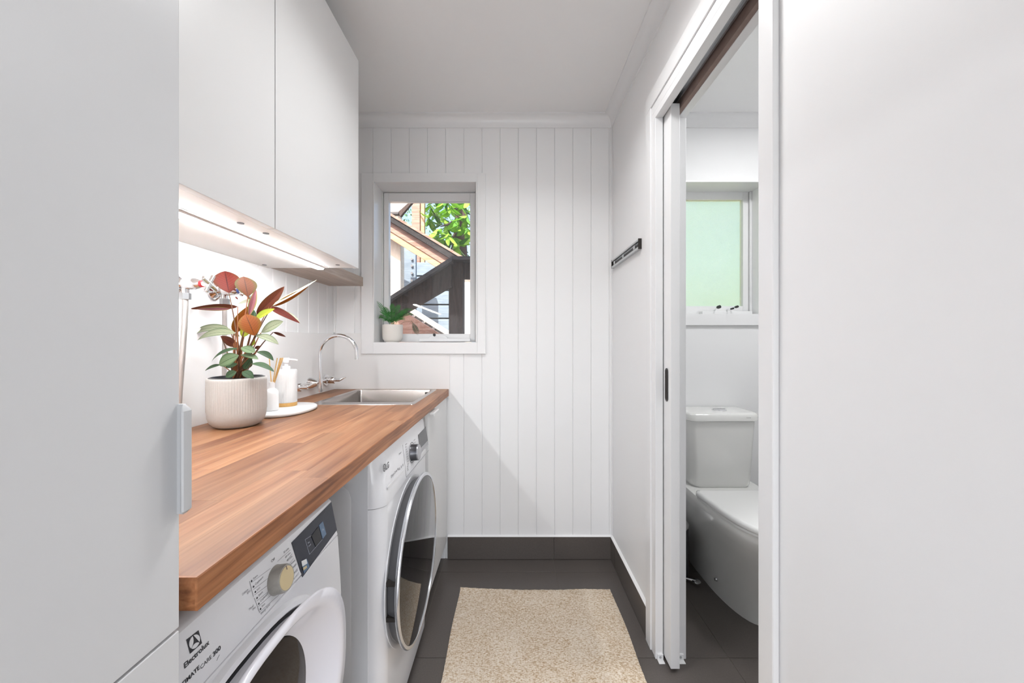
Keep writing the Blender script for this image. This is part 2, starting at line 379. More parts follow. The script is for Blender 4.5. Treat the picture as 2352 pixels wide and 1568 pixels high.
# ------------------------------------------------------------------ ROOM SHELL
XL, XR = -0.9585, 0.539           # left and right walls of the laundry
XT = 1.75                         # far side of the toilet room
YN = -1.7                         # wall behind the camera
ZC = 2.372
# floor
fl = Struct('floor', MB().box(XL - 0.1, XT + 0.1, YN - 0.1, D + 0.14, -0.12, -0.0022), M['grout'])
xs = [-1.0, -0.36, 0.22, 0.80, 1.38, XT]; ys = [YN, -1.18, -0.67, -0.16, 0.348, 0.857, 1.366, 1.875, D + 0.01]
tile_cache = {}
for i in range(len(xs) - 1):
    for j in range(len(ys) - 1):
        fl.part('tile', MB().box(xs[i] + .001, xs[i+1] - .001, ys[j] + .001, ys[j+1] - .001, -0.0022, 0.0), M['tile'], bevel=0.0007, seg=1)
# ceiling
ce = Struct('ceiling', MB().box(XL - 0.1, XT + 0.1, YN - 0.1, D + 0.3, ZC, ZC + 0.14), M['ceil'])
new_obj('roof_sheet', MB().box(XL - 0.4, XT + 0.5, YN - 0.4, D + 0.42, ZC + 0.16, ZC + 0.22), M['roof'], ce.o)  # unseen roof, eave reach set to shade the near railing

# back wall with two window openings; opening rectangles (x0,x1,z0,z1)
W1 = (-0.736, -0.192, 1.163, 2.018)
W2 = (0.80, 1.362, 1.315, 2.018)
wb = MB(); yb0, yb1 = D + 0.012, D + 0.13
cuts = [XL - 0.1, W1[0] - .013, W1[1] + .013, W2[0] - .013, W2[1] + .013, XT + 0.1]
for i in range(5):
    if i == 1 or i == 3:
        w = W1 if i == 1 else W2
        wb.box(cuts[i], cuts[i+1], yb0, yb1, -0.12, w[2] - .013); wb.box(cuts[i], cuts[i+1], yb0, yb1, w[3] + .013, ZC + 0.02)
    else:
        wb.box(cuts[i], cuts[i+1], yb0, yb1, -0.12, ZC + 0.02)
wback = Struct('wall_back', wb, M['wall'])
def board_x(x0, x1, z0, z1):      # v-jointed board on the back wall
    c = 0.0028
    poly = [(x0, D + .012, z0), (x0, D + c, z0), (x0 + c, D, z0), (x1 - c, D, z0), (x1, D + c, z0), (x1, D + .012, z0)]
    return MB().prism(poly, (0, 0, 0), (0, 0, z1 - z0))
xg = 0.524
bx = [XR, xg]
while bx[-1] > XL: bx.append(bx[-1] - 0.098)
bx[-1] = XL
for a, b in zip(bx[1:], bx[:-1]):
    lo, hi = a + .0002, b - .0002
    if hi > W1[0] and lo < W1[1]:
        wback.part('board', board_x(lo, hi, 0.0, W1[2] - 0.02), M['wall'])
        wback.part('board', board_x(lo, hi, W1[3] + 0.02, ZC), M['wall'])
    else:
        wback.part('board', board_x(lo, hi, 0.0, ZC), M['wall'])
# flat lining of the toilet room's back wall
tb = MB()
a_, b_, c_, d_ = W2[0] - .013, W2[1] + .013, W2[2] - .013, W2[3] + .013
tb.box(0.626, a_, D, D + .012, 0, ZC); tb.box(b_, XT, D, D + .012, 0, ZC); tb.box(a_, b_, D, D + .012, 0, c_); tb.box(a_, b_, D, D + .012, d_, ZC)
wback.part('lining', tb, M['wall'])
# left wall with v-jointed boards
wleft = Struct('wall_left', MB().box(XL - 0.1, XL - 0.012, YN - 0.1, D + .012, -0.12, ZC + .02), M['wall'])
def board_y(y0, y1, z0, z1):
    c = 0.0028
    poly = [(XL - .012, y0, z0), (XL - c, y0, z0), (XL, y0 + c, z0), (XL, y1 - c, z0), (XL - c, y1, z0), (XL - .012, y1, z0)]
    return MB().prism(poly, (0, 0, 0), (0, 0, z1 - z0))
y = 1.917
by = [D, y]
while by[-1] > YN: by.append(by[-1] - 0.0868)
by[-1] = YN
for a, b in zip(by[1:], by[:-1]):
    wleft.part('board', board_y(a + .0002, b - .0002, 0, ZC), M['wall'])
# splashback sheets
wleft.part('splashback', MB().box(XL, XL + .005, 0.384, D, 0.86, 1.208), M['splash'], bevel=.0008, seg=1)
wback.part('corner_bead', MB().box(XL, XL + .007, D - .007, D, 1.213, ZC), M['trim'], bevel=.002)
wback.part('splashback', MB().box(XL + .005, -0.806, D - .005, D, 0.86, 1.212).box(-0.806, -0.335, D - .005, D, 0.86, 1.1008), M['splash'])

# wall on the right with the sliding door opening
YO0, YO1, ZO = 0.791, 1.36, 1.99       # opening near, far, head
wr = MB()
wr.box(XR, 0.626, YN - 0.1, YO0, -0.12, ZC + .02)
wr.box(XR, 0.553, YO1 + 0.01, D, -0.12, ZC + .02); wr.box(0.604, 0.626, YO1 + 0.01, D, -0.12, ZC + .02)
wr.box(XR, 0.553, YO0, YO1 + .01, ZO + 0.02, ZC + .02); wr.box(0.604, 0.626, YO0, YO1 + .01, ZO + 0.02, ZC + .02)
wr.box(0.553, 0.604, YO0, YO1 + .6, ZO + 0.075, ZC + .02)
wright = Struct('wall_right', wr, M['wall'])
wright.part('corner_bead', MB().box(XR - .006, XR, D - .010, D, .13, 2.33), M['trim'], bevel=.002)
wfront = Struct('wall_front', MB().box(XL - .1, -.345, YN - .1, YN, -.12, ZC + .02).box(.53, XT + .1, YN - .1, YN, -.12, ZC + .02).box(-.345, .53, YN - .1, YN, 2.08, ZC + .02), M['wall'])   # invented doorway behind the viewer, lets the fill light in
wfront.part('added_door_frame', MB().box(-.345, -.325, YN - .11, YN + .01, 0, 2.06).box(.51, .53, YN - .11, YN + .01, 0, 2.06).box(-.345, .53, YN - .11, YN + .01, 2.06, 2.08), M['trim'])  # frame of the added doorway, never in view
wtr = Struct('wall_toilet_right', MB().box(XT, XT + .1, YN, D + .012, -.12, ZC + .02), M['wall'])
wtf = Struct('wall_toilet_front', MB().box(0.626, XT, 0.30, 0.40, -.12, ZC), M['wall'])

# skirting tiles
bb = Struct('baseboard_back', MB().box(-0.345, XR - .011, D - .006, D, 0.0, .120), M['grout'])
for a, b in ((-0.345, 0.2235), (0.2245, XR - 0.0115)):
    bb.part('tile', MB().box(a, b, D - .012, D - .006, 0.002, .122), M['tile'], bevel=.0007, seg=1)
bb.part('sealant', MB().prism([(0, D - .012, .1215), (0, D, .1215), (0, D, .127), (0, D - .009, .1235)], (-0.345, 0, 0), (XR, 0, 0)), M['caulk'])
br = Struct('baseboard_right', MB().box(XR - .006, XR, YO1 + .095, D, 0, .120), M['grout'])
for a, b in ((1.4555, 1.8945), (1.8955, D - .012)):
    br.part('tile', MB().box(XR - .012, XR - .006, a, b, 0.002, .122), M['tile'], bevel=.0007, seg=1)
br.part('sealant', MB().prism([(XR - .012, 0, .1215), (XR, 0, .1215), (XR, 0, .129), (XR - .009, 0, .125)], (0, 1.4555, 0), (0, D, 0)), M['caulk'])
bt = Struct('baseboard_toilet_back', MB().box(0.626, XT, D - .010, D, 0, .12), M['tile'], bevel=.001)

# cornices
def cove_pts(n=7, w=0.048, h=0.052):
    pts = [(0, ZC - h - .006), (0.006, ZC - h - .006), (0.006, ZC - h)]
    for i in range(1, n):
        t = i / n * math.pi / 2
        pts.append((0.006 + (w - .012) * (1 - math.cos(t)), ZC - h + (h - .006) * math.sin(t)))
    pts += [(w - .004, ZC - .006), (w, ZC - .006), (w, ZC), (0, ZC)]
    return pts
def cornice(name, kind, off, a, b):
    mb = MB()
    if kind == 'back':
        poly = [(0, off - d, z) for d, z in cove_pts()]; mb.prism(poly, (a, 0, 0), (b, 0, 0))
    elif kind == 'right':
        poly = [(off - d, 0, z) for d, z in cove_pts()]; mb.prism(poly, (0, a, 0), (0, b, 0))
    else:
        poly = [(off + d, 0, z) for d, z in cove_pts()]; mb.prism(poly, (0, a, 0), (0, b, 0))
    return Struct(name, mb, M['trim'], smooth=35)
cornice('trim_1', 'back', D, XL, XR); cornice('trim_2', 'right', XR, YN, D); cornice('trim_3', 'left', XL, 1.46, D)
cornice('trim_4', 'back', D, 0.626, XT)

# windows ---------------------------------------------------------------
def window(name, w, outer, glass, pane_m, winder_x, left_vis, knobs):
    x0, x1, z0, z1 = w; ox0, ox1, oz0, oz1 = outer; gx0, gx1, gz0, gz1 = glass
    ys = D + 0.118
    lin = MB()
    lin.box(x0 - .012, x0, D, ys + .05, z0 - .012, z1 + .012); lin.box(x1, x1 + .012, D, ys + .05, z0 - .012, z1 + .012)
    lin.box(x0, x1, D, ys + .05, z1, z1 + .012); lin.box(x0, x1, D - .001, ys + .06, z0 - .012, z0)
    W = Struct(name, lin, M['trim'])
    t = 0.014
    for bx_ in ((ox0, x0 - .0062, oz0, oz1), (x1 + .0062, ox1, oz0, oz1), (x0 - .006, x1 + .006, z1 + .0062, oz1), (x0 - .006, x1 + .006, oz0, z0 - .0004)):
        W.part('casing', MB().box(bx_[0], bx_[1], D - t, D, bx_[2], bx_[3]), M['trim'], bevel=.0012)
    # inner quirk bead round the opening
    q = MB()
    q.box(x0 - .006, x0 + .0004, D - .018, D - .0002, z0, z1 + .006); q.box(x1 - .0004, x1 + .006, D - .018, D - .0002, z0, z1 + .006); q.box(x0 + .0006, x1 - .0006, D - .018, D - .0002, z1 - .0004, z1 + .006)
    W.part('bead', q, M['trim'], bevel=.001)
    # fixed stops and sash
    sx0, sx1 = gx0 - 0.028, gx1 + 0.030; sz0, sz1 = z0 + .0012, gz1 + .048
    st = MB(); st.box(x0 + .0005, max(sx0 - .002, x0 + .003), ys - .012, ys + .03, z0 + .0005, z1 - .0005); st.box(min(sx1 + .002, x1 - .003), x1 - .0005, ys - .012, ys + .03, z0 + .0005, z1 - .0005)
    W.part('stop', st, M['trim'], bevel=.001)
    W.part('stile', MB().box(sx0, gx0, ys, ys + .034, sz0, sz1), M['trim'], bevel=.002)
    W.part('stile', MB().box(gx1, sx1, ys, ys + .034, sz0, sz1), M['trim'], bevel=.002)
    W.part('rail', MB().box(gx0, gx1, ys + .0005, ys + .034, gz1, sz1), M['trim'], bevel=.002)
    W.part('rail', MB().box(gx0, gx1, ys + .0005, ys + .034, sz0, gz0), M['trim'], bevel=.002)
    W.part('pane', MB().box(gx0 - .004, gx1 + .004, ys + .018, ys + .022, gz0 - .004, gz1 + .004), pane_m)
    # chain winder
    wz = z0 + (.003 if left_vis else .004)
    wd = W.part('winder', MB().box(winder_x[0], winder_x[1], ys - .040, ys - .006, wz, wz + .018), M['trim'], bevel=.002)
    arch = [(winder_x[2] + .052 * math.cos(a), ys - .036, wz + .016 + .026 * math.sin(a)) for a in [math.pi * k / 14 for k in range(15)]]
    W.part('gear_case', MB().prism(arch, (0, 0, 0), (0, .026, 0)), M['trim'], parent=wd, bevel=.002)
    for kx, kz, dx_, dz_, r_ in knobs:
        p0 = Vector((kx, ys - .036, kz)); p1 = Vector((kx + dx_, ys - .075, kz + dz_))
        lv = MB().tube([p0, p1], .0035, 8)
        W.part('crank', lv, M['chrome'], parent=wd, smooth=40)
        W.part('knob', MB().tube([p1 - Vector((0, -.004, 0)), p1 + Vector((.001, -.004, .0)), p1 + Vector((.003, -.016, .002)), p1 + Vector((.003, -.018, .002))], [r_ * .7, r_, r_, r_ * .7], 14), M['darkrub'], parent=wd, smooth=40, label='dark crank knob')
    return W
window('window_1', W1, (-0.806, -0.141, 1.101, 2.067), (-0.703, -0.2395, 1.2105, 1.966), M['glass'], (-0.52, -0.235, -0.415), True, [(-0.432, 1.196, .005, .006, .0075)])
window('window_2', W2, (0.73, 1.43, 1.254, 2.03), (0.86, 1.318, 1.369, 1.977), M['frost'], (1.065, 1.345, 1.19), False, [(1.135, 1.345, -.004, .010, .009), (1.225, 1.352, .004, .004, .0065), (1.205, 1.346, 0, 0, .005)])

# sliding door, frame -----------------------------------------------------
XF = 0.525
fr = Struct('trim_5', MB().box(XF + .002, 0.555, YO1, YO1 + .014, 0, ZO).box(0.5945, 0.640, YO1, YO1 + .014, 0, ZO), M['trim'], bevel=.0015)
for (ya, yb_, ex) in ((YO1 + .004, YO1 + .040, 0.0), (YO1 + .0402, YO1 + .089, .005)):
    fr.part('architrave', MB().box(XF - ex + .003, XR, ya, yb_, 0, ZO + (.0268 if ex == 0 else .0598)), M['trim'], bevel=.002)
for (ya, yb_, ex) in ((YO0 - .046, YO0, .003),):
    fr.part('architrave', MB().box(XF - ex + .003, XR, ya, yb_ - .0005, 0, ZO + .0268), M['trim'], bevel=.003)
for (za, zb, ex) in ((ZO + .027, ZO + .060, 0.0), (ZO + .0602, ZO + .120, .005)):
    fr.part('architrave', MB().box(XF - ex + .003, XR, YO0 - .046, YO1 + (.040 if ex == 0 else .089), za, zb), M['trim'], bevel=.002)
# head lining: front strip, dark track slot, brown cheek, rear strip
fr.part('head_lining', MB().box(XF + .002, 0.555, YO0 - .03, YO1 + .014, ZO, ZO + .026), M['trim'], bevel=.0015)
fr.part('head_lining', MB().box(0.612, 0.640, YO0 - .03, YO1 + .014, ZO, ZO + .026), M['trim'], bevel=.0015)
fr.part('slot_cheek', MB().box(0.5965, 0.6115, YO0, YO1 + .014, ZO + .002, ZO + .074), M['brown'], label='bare brown timber cheek beside the door track')
fr.part('slot_cheek', MB().box(0.5535, 0.5555, YO0, YO1 + .5, ZO + .027, ZO + .074), M['gap'])
fr.part('slot_back', MB().box(0.554, 0.611, YO0, YO1 + .5, ZO + .070, ZO + .0745), M['gap'])
fr.part('door_track', MB().box(0.566, 0.592, YO0, YO1 + .4, ZO + .040, ZO + .066).box(0.566, 0.572, YO0, YO1 + .4, ZO + .030, ZO + .04).box(0.586, 0.592, YO0, YO1 + .4, ZO + .030, ZO + .04), M['alu'], label='grey metal sliding door track')
nj = fr.part('jamb', MB().box(XF + .004, .640, YO0 - .014, YO0, 0, ZO), M['trim'], bevel=.0015)
ra = MB().box(0.6262, 0.640, YO1 + .0142, YO1 + .05, 0, ZO + .04).box(0.6262, 0.640, YO0 - .05, YO0 - .0142, 0, ZO + .04)
fr.part('architrave', ra, M['trim'], bevel=.002)
for gx in (0.5425, 0.617):
    g = fr.part('floor_guide', MB().box(gx - .010, gx + .012, YO1 - .006, YO1, 0.0, .022).box(gx - .010, gx + .012, YO1 - .022, YO1 - .006, 0.0, .003), M['whiteplas'], bevel=.001)
    fr.part('screw', MB().cyl((gx, YO1 - .006, .012), (gx, YO1 - .0075, .012), .0045, n=12), M['alu'], parent=g)
dl = Struct('door_1', MB().box(0.559, 0.591, 1.303, 1.945, 0.014, 2.006), M['trim'], bevel=.0015)
def stadium(cy, cz, hw, hh, n=8):
    pts = []
    for k in range(n + 1): a = math.pi * k / n; pts.append((cy + hw * math.cos(a), cz + hh - hw + hw * math.sin(a)))
    for k in range(n + 1): a = math.pi + math.pi * k / n; pts.append((cy + hw * math.cos(a), cz - hh + hw + hw * math.sin(a)))
    return pts
hp = stadium(1.336, 1.011, .0125, .060)
hnd = dl.part('flush_pull', MB().loft([[(0.5588, a, b) for a, b in hp], [(0.5572, a, b) for a, b in hp]]), M['black'], label='black flush finger pull')
hp2 = stadium(1.336, 1.011, .0095, .055)
dl.part('finger_recess', MB().loft([[(0.5571, a, b) for a, b in hp2], [(0.5569, a, b) for a, b in hp2]]), M['gap'], parent=hnd)
dl.part('latch', MB().box(0.6035, 0.6065, YO1 - .0035, YO1, .868, .922).box(0.603, 0.612, YO1 - .006, YO1 - .003, .915, .925).box(0.603, 0.613, YO1 - .006, YO1 - .003, .866, .873), M['black'], bevel=.001, label='black hook latch plate')

# rail on the right wall
rl = Thing('wall_rail', 'short grey aluminium channel rail fixed slanting into depth on the white right wall', 'rail', (XR, 1.745, 1.574))
prof = [(XR, 1.552), (XR - .013, 1.552), (XR - .014, 1.554), (XR - .014, 1.562), (XR - .004, 1.563), (XR - .004, 1.585), (XR - .014, 1.586), (XR - .014, 1.593), (XR - .012, 1.595), (XR, 1.595)]
rl.part('channel', MB().prism([(x, 0, z) for x, z in prof], (0, 1.54, 0), (0, 1.95, 0)), M['alu'])
rl.part('insert', MB().box(XR - .008, XR - .0041, 1.56, 1.93, 1.568, 1.578), M['darkrub'], label='dark strip inside the channel')
for yy in (1.60, 1.76, 1.91):
    rl.part('gripper', MB().box(XR - .0125, XR - .008, yy - .010, yy + .010, 1.565, 1.581), M['alu'], bevel=.001)
for yy in (1.538, 1.95):
    rl.part('end_cap', MB().box(XR - .0145, XR, yy, yy + .002, 1.5515, 1.5955), M['gap'])

# ------------------------------------------------------------------ CABINETS
tc_ = Thing('tall_cabinet', 'tall white storage cabinet with a grey lip pull, filling the left edge of the view', 'cabinet', (-0.65, 0.07, 0.0))
YT = 0.384
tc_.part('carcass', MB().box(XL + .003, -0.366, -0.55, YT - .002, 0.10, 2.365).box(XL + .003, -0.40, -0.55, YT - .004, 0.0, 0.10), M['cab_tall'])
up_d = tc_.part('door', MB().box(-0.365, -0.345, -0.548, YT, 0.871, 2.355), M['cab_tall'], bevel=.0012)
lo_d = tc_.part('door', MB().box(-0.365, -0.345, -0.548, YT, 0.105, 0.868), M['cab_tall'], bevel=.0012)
def lip_pull(z0, z1):
    lp = MB(); yb_ = YT
    poly = [(-0.345, yb_), (-0.336, yb_), (-0.3315, yb_ - .001), (-0.330, yb_ - .004), (-0.330, yb_ - .012), (-0.3315, yb_ - .013), (-0.3335, yb_ - .012), (-0.335, yb_ - .006), (-0.338, yb_ - .0035), (-0.345, yb_ - .003)]
    short = [(x if x < -.337 else -.338, y_ if y_ > yb_ - .004 else yb_ - .0038) for x, y_ in poly]
    L_ = []
    L_.append([(x, y_, z0) for x, y_ in short]); L_.append([(x, y_, z0 + .006) for x, y_ in poly])
    L_.append([(x, y_, z1 - .006) for x, y_ in poly]); L_.append([(x, y_, z1) for x, y_ in short])
    return lp.loft(L_)
tc_.part('handle', lip_pull(0.9895, 1.1025), M['handle'], parent=up_d, smooth=50)
tc_.part('handle', lip_pull(0.70, 0.813), M['handle'], parent=lo_d, smooth=50)

wc = Thing('wall_cabinet', 'white two-door wall cupboard without handles hung above the timber worktop', 'cupboard', (-0.78, 0.94, 1.459))
ZB, ZT = 1.459, 2.267
YC0, YC1, YCM = 0.43, 1.452, 0.941
XC = -0.602
wc.part('carcass', MB().box(XL + .001, XC - .024, YC0, YC1 - .002, ZB + .004, ZT - .002), M['cab_in'])
wc.part('bottom_panel', MB().box(-0.7135, XC - .024, YC0, YC1 - .001, ZB - .004, ZB + .004), M['cab_in'], bevel=.0006)
wc.part('bottom_panel', MB().box(XL + .001, -0.7165, YC0, YC1 - .001, ZB - .004, ZB + .004), M['cab_in'], bevel=.0006)
wc.part('door', MB().box(XC - .020, XC, YC0, YCM - .0016, ZB - .006, ZT), M['cab'], bevel=.001)
wc.part('door', MB().box(XC - .020, XC, YCM + .0016, YC1, ZB - .006, ZT), M['cab'], bevel=.001)
for cx_, cy_ in ((-0.66, 0.90), (-0.655, 0.985), (-0.655, 1.39), (-0.93, 1.39)):
    c = wc.part('screw_cover', MB().cyl((cx_, cy_, ZB - .004), (cx_, cy_, ZB - .0055), .0075, n=16), M['inkgrey'])
# LED strip
ls = Thing('led_strip_light', 'lit white strip light running along the underside of the wall cupboard', 'light', (-0.745, 0.94, ZB - .004))
ls.part('profile', MB().box(-0.760, -0.728, YC0 + .01, YC1 - .012, ZB - .0085, ZB - .004), M['cab_in'])
ls.part('diffuser', MB().box(-0.755, -0.733, YC0 + .012, YC1 - .014, ZB - .0125, ZB - .0086), M['led'], label='glowing diffuser')
# shelf beside it
sh_ = new_obj('floating_shelf', MB().box(XL + .0005, -0.782, 1.4535, 1.943, ZB - .001, ZB + .044), M['shelfwood'], None, (-.87, 1.7, ZB), bevel=.001)
tag(sh_, 'short thick grey-brown timber shelf between the wall cupboard and the window wall', 'shelf')

# worktop of staves
WX0, WX1, WY0, WY1, WZ = XL + .006, -0.340, 0.400, D - .006, 0.912
SK = (-0.815, -0.405, 1.497, 1.952)          # sink cut-out
wt = Thing('worktop', 'long timber stave worktop with a square front edge, running along the left wall', 'worktop', (-0.65, 1.19, 0.876))
def cut_rect(r, h):
    x0, x1, y0, y1 = r; hx0, hx1, hy0, hy1 = h
    if x1 <= hx0 or x0 >= hx1 or y1 <= hy0 or y0 >= hy1: return [r]
    out = []
    if y0 < hy0: out.append((x0, x1, y0, hy0))
    if y1 > hy1: out.append((x0, x1, hy1, y1))
    m0, m1 = max(y0, hy0), min(y1, hy1)
    if x0 < hx0: out.append((x0, hx0, m0, m1))
    if x1 > hx1: out.append((hx1, x1, m0, m1))
    return [q for q in out if (q[1]-q[0]) > .002 and (q[3]-q[2]) > .002]
nrow = 10; rw = (WX1 - .003 - WX0) / nrow
for i in range(nrow):
    y = WY0 + .0005 - rnd.uniform(0.0, 0.45)
    while y < WY1:
        ln = rnd.uniform(0.42, 0.75)
        r_ = (WX0 + i*rw, WX0 + (i+1)*rw, max(y, WY0 + .003), min(y + ln, WY1))
        if r_[3] - r_[2] > .003:
            for q in cut_rect(r_, SK):
                wt.part('stave', MB().box(q[0], q[1], q[2], q[3], WZ - .036, WZ), M['stave'], bevel=.0002, seg=1)
        y += ln
wt.part('edge_band', MB().prism([(WX1 - .003, 0, WZ - .0362), (WX1, 0, WZ - .0362), (WX1, 0, WZ - .0012), (WX1 - .0012, 0, WZ + .0001), (WX1 - .003, 0, WZ + .0001)], (0, WY0, 0), (0, WY1, 0)), M['edgewood'])
wt.part('end_band', MB().box(WX0, WX1 - .0031, WY0, WY0 + .0029, WZ - .036, WZ), M['edgewood'])

# base cabinet under the sink
bc = Thing('base_cabinet', 'white under-sink cupboard with a white lip pull at the far end beside the front loader', 'cupboard', (-0.65, 1.76, 0.0))
BY0, BY1 = 1.545, D - .016
bc.part('carcass', MB().box(XL + .006, -0.368, BY0, BY1, 0.10, 0.72), M['cab_in'])
bc.part('side_panel', MB().box(XL + .006, -0.368, BY0 - .016 + .001, BY0 - .0005, .10, .874), M['cab_in'])
bc.part('front_rail', MB().box(-0.39, -0.368, BY0, BY1, .722, .874), M['cab_in'])
bc.part('plinth', MB().box(XL + .006, -0.40, BY0, BY1, 0.0, 0.099), M['cab'])
bd = bc.part('door', MB().box(-0.367, -0.349, BY0 + .001, BY1 - .001, 0.102, 0.872), M['cab'], bevel=.001)
bc.part('handle', MB().prism([(-0.349, 0, .858), (-0.349, 0, .868), (-0.330, 0, .868), (-.326, 0, .864), (-.326, 0, .852), (-.329, 0, .852), (-.331, 0, .859)], (0, BY0 + .008, 0), (0, BY0 + .11, 0)), M['cab'], parent=bd, bevel=.0015)

# sink
sk = Thing('sink', 'square stainless steel inset sink at the far end of the timber worktop', 'sink', (-0.61, 1.72, 0.75))
def rrect(x0, x1, y0, y1, r, z, n=5):
    pts = []
    for cx_, cy_, a0 in ((x1 - r, y1 - r, 0), (x0 + r, y1 - r, 90), (x0 + r, y0 + r, 180), (x1 - r, y0 + r, 270)):
        for k in range(n + 1):
            a = R(a0 + 90 * k / n); pts.append(Vector((cx_ + r * math.cos(a), cy_ + r * math.sin(a), z)))
    return pts
x0, x1, y0, y1 = SK; yi = y0 + .036
loops = [rrect(x0 - .008, x1 + .008, y0 - .008, y1 + .008, .012, WZ + .0002), rrect(x0 - .007, x1 + .007, y0 - .007, y1 + .007, .012, WZ + .0018),
         rrect(x0 + .012, x1 - .012, yi + .012, y1 - .012, .016, WZ + .0016), rrect(x0 + .014, x1 - .014, yi + .014, y1 - .014, .016, WZ - .002),
         rrect(x0 + .016, x1 - .016, yi + .016, y1 - .016, .018, WZ - .150), rrect(x0 + .030, x1 - .030, yi + .030, y1 - .030, .02, WZ - .165), rrect(x0 + .17, x1 - .17, y0 + .19, y1 - .19, .03, WZ - .169)]
sk.part('basin', MB().loft(loops, False, True), M['steel'], smooth=35)
sk.part('drain', MB().lathe((-0.61, 1.725, WZ - .1692), [(.030, 0), (.040, .002), (.036, .004), (.028, .001)], 24), M['chrome'], smooth=40)
sk.part('overflow', MB().box(x1 - .050, x1 - .028, y1 - .0185, y1 - .0145, WZ - .020, WZ - .010), M['black'], bevel=.001)

# wall faucet
fc = Thing('wall_faucet', 'chrome gooseneck wall faucet with two lever taps above the sink', 'faucet', (-0.905, 1.743, 0.93))
zt = 0.970; xw = XL + .005
sp = [(-0.905, 1.743, .935), (-0.905, 1.743, 1.109)]
for k in range(1, 17):
    a = math.pi - math.pi * k / 16 * 0.97
    sp.append((-0.818 + .087 * math.cos(a), 1.743, 1.109 + .087 * math.sin(a)))
sp.append((-0.7305, 1.743, 1.083))
fc.part('spout', MB().tube(sp, .0088, 16), M['chrome'], smooth=50)
fc.part('spout_socket', MB().cyl((-.905, 1.743, .930), (-.905, 1.743, .992), .0125, n=20), M['chrome'], smooth=40)
fc.part('cone_flange', MB().tube([(xw, 1.743, zt), (xw + .006, 1.743, zt), (xw + .035, 1.743, zt), (-.912, 1.743, zt)], [.028, .027, .013, .011], 24), M['chrome'], smooth=40)
for yy in (1.592, 1.894):
    tp = fc.part('tap', MB().tube([(xw, yy, zt), (xw + .004, yy, zt), (xw + .005, yy, zt)], [.030, .030, .026], 28).tube([(xw + .004, yy, zt), (xw + .045, yy, zt), (xw + .048, yy, zt)], [.0175, .0175, .015], 24), M['chrome'], smooth=40)
    fc.part('lever', MB().tube([(xw + .047, yy, zt), (xw + .075, yy, zt)], [.008, .008], 14).tube([(xw + .070, yy, zt), (xw + .078, yy + .004, zt + .004), (xw + .098, yy + .008, zt + .016)], [.0065, .006, .0045], 12), M['chrome'], parent=tp, smooth=40)
fc.part('cross_body', MB().cyl((xw + .012, 1.62, zt), (xw + .012, 1.866, zt), .0075, n=14), M['chrome'], smooth=40)

# laundry taps
def laundry_tap(yy, label, ind, hose_pts, ang):
    t = Thing('laundry_tap', label, 'tap', (XL, yy, 1.33), 'chrome tap pair above the worktop')
    z = 1.33
    t.part('flange', MB().tube([(XL, yy, z), (XL + .006, yy, z), (XL + .016, yy, z), (XL + .02, yy, z)], [.030, .030, .020, .014], 28), M['chrome'], smooth=40)
    t.part('body', MB().tube([(XL + .015, yy, z), (XL + .03, yy, z), (XL + .034, yy, z), (XL + .062, yy, z), (XL + .075, yy, z), (XL + .078, yy, z)], [.013, .014, .0165, .0165, .012, .010], 24), M['chrome'], smooth=40)
    t.part('indicator_ring', MB().cyl((XL + .078, yy, z), (XL + .083, yy, z), .0095, n=18), ind, smooth=40)
    h = t.part('cross_handle', MB().cyl((XL + .083, yy, z), (XL + .108, yy, z), .0075, n=14), M['chrome'], smooth=40)
    for q in (ang, ang + math.pi / 2):
        dv = Vector((0, math.cos(q), math.sin(q))) * .028; c = Vector((XL + .102, yy, z))
        t.part('handle_bar', MB().tube([c - dv, c - dv * .97, c + dv * .97, c + dv], [.0055, .0066, .0066, .0055], 14), M['chrome'], parent=h, smooth=40)
    t.part('outlet', MB().cyl((XL + .034, yy, z - .012), (XL + .034, yy, z - .028), .0095, n=18), M['chrome'], smooth=40)
    t.part('coupling_nut', MB().cyl((XL + .034, yy, z - .026), (XL + .034, yy, z - .044), .0135, n=6), M['alu'])
    return t
def hose(yy, label, pts):
    o = new_obj('braided_hose', MB().tube(pts, .0068, 14), M['hose'], None, (XL + .034, yy, WZ), smooth=60)
    tag(o, label, 'hose', 'braided hoses below the laundry taps')
laundry_tap(1.047, 'nearer chrome laundry tap with red indicator, beside the tall cabinet', M['red'], None, R(60))
laundry_tap(1.191, 'chrome laundry tap on the white boards half hidden behind the red calathea leaves', M['blue'], None, R(35))
hose(1.047, 'braided steel hose under the red-ringed tap nearest the tall cabinet', [(XL + .034, 1.047, 1.288), (XL + .034, 1.047, 1.26), (XL + .034, 1.045, 1.22), (XL + .030, 1.042, 1.12), (XL + .024, 1.040, 1.02), (XL + .0205, 1.038, WZ + .001)])
hose(1.191, 'braided steel hose hanging straight down behind the potted calathea', [(XL + .034, 1.191, 1.288), (XL + .034, 1.191, 1.22), (XL + .033, 1.191, 1.08), (XL + .031, 1.191, WZ + .001)])

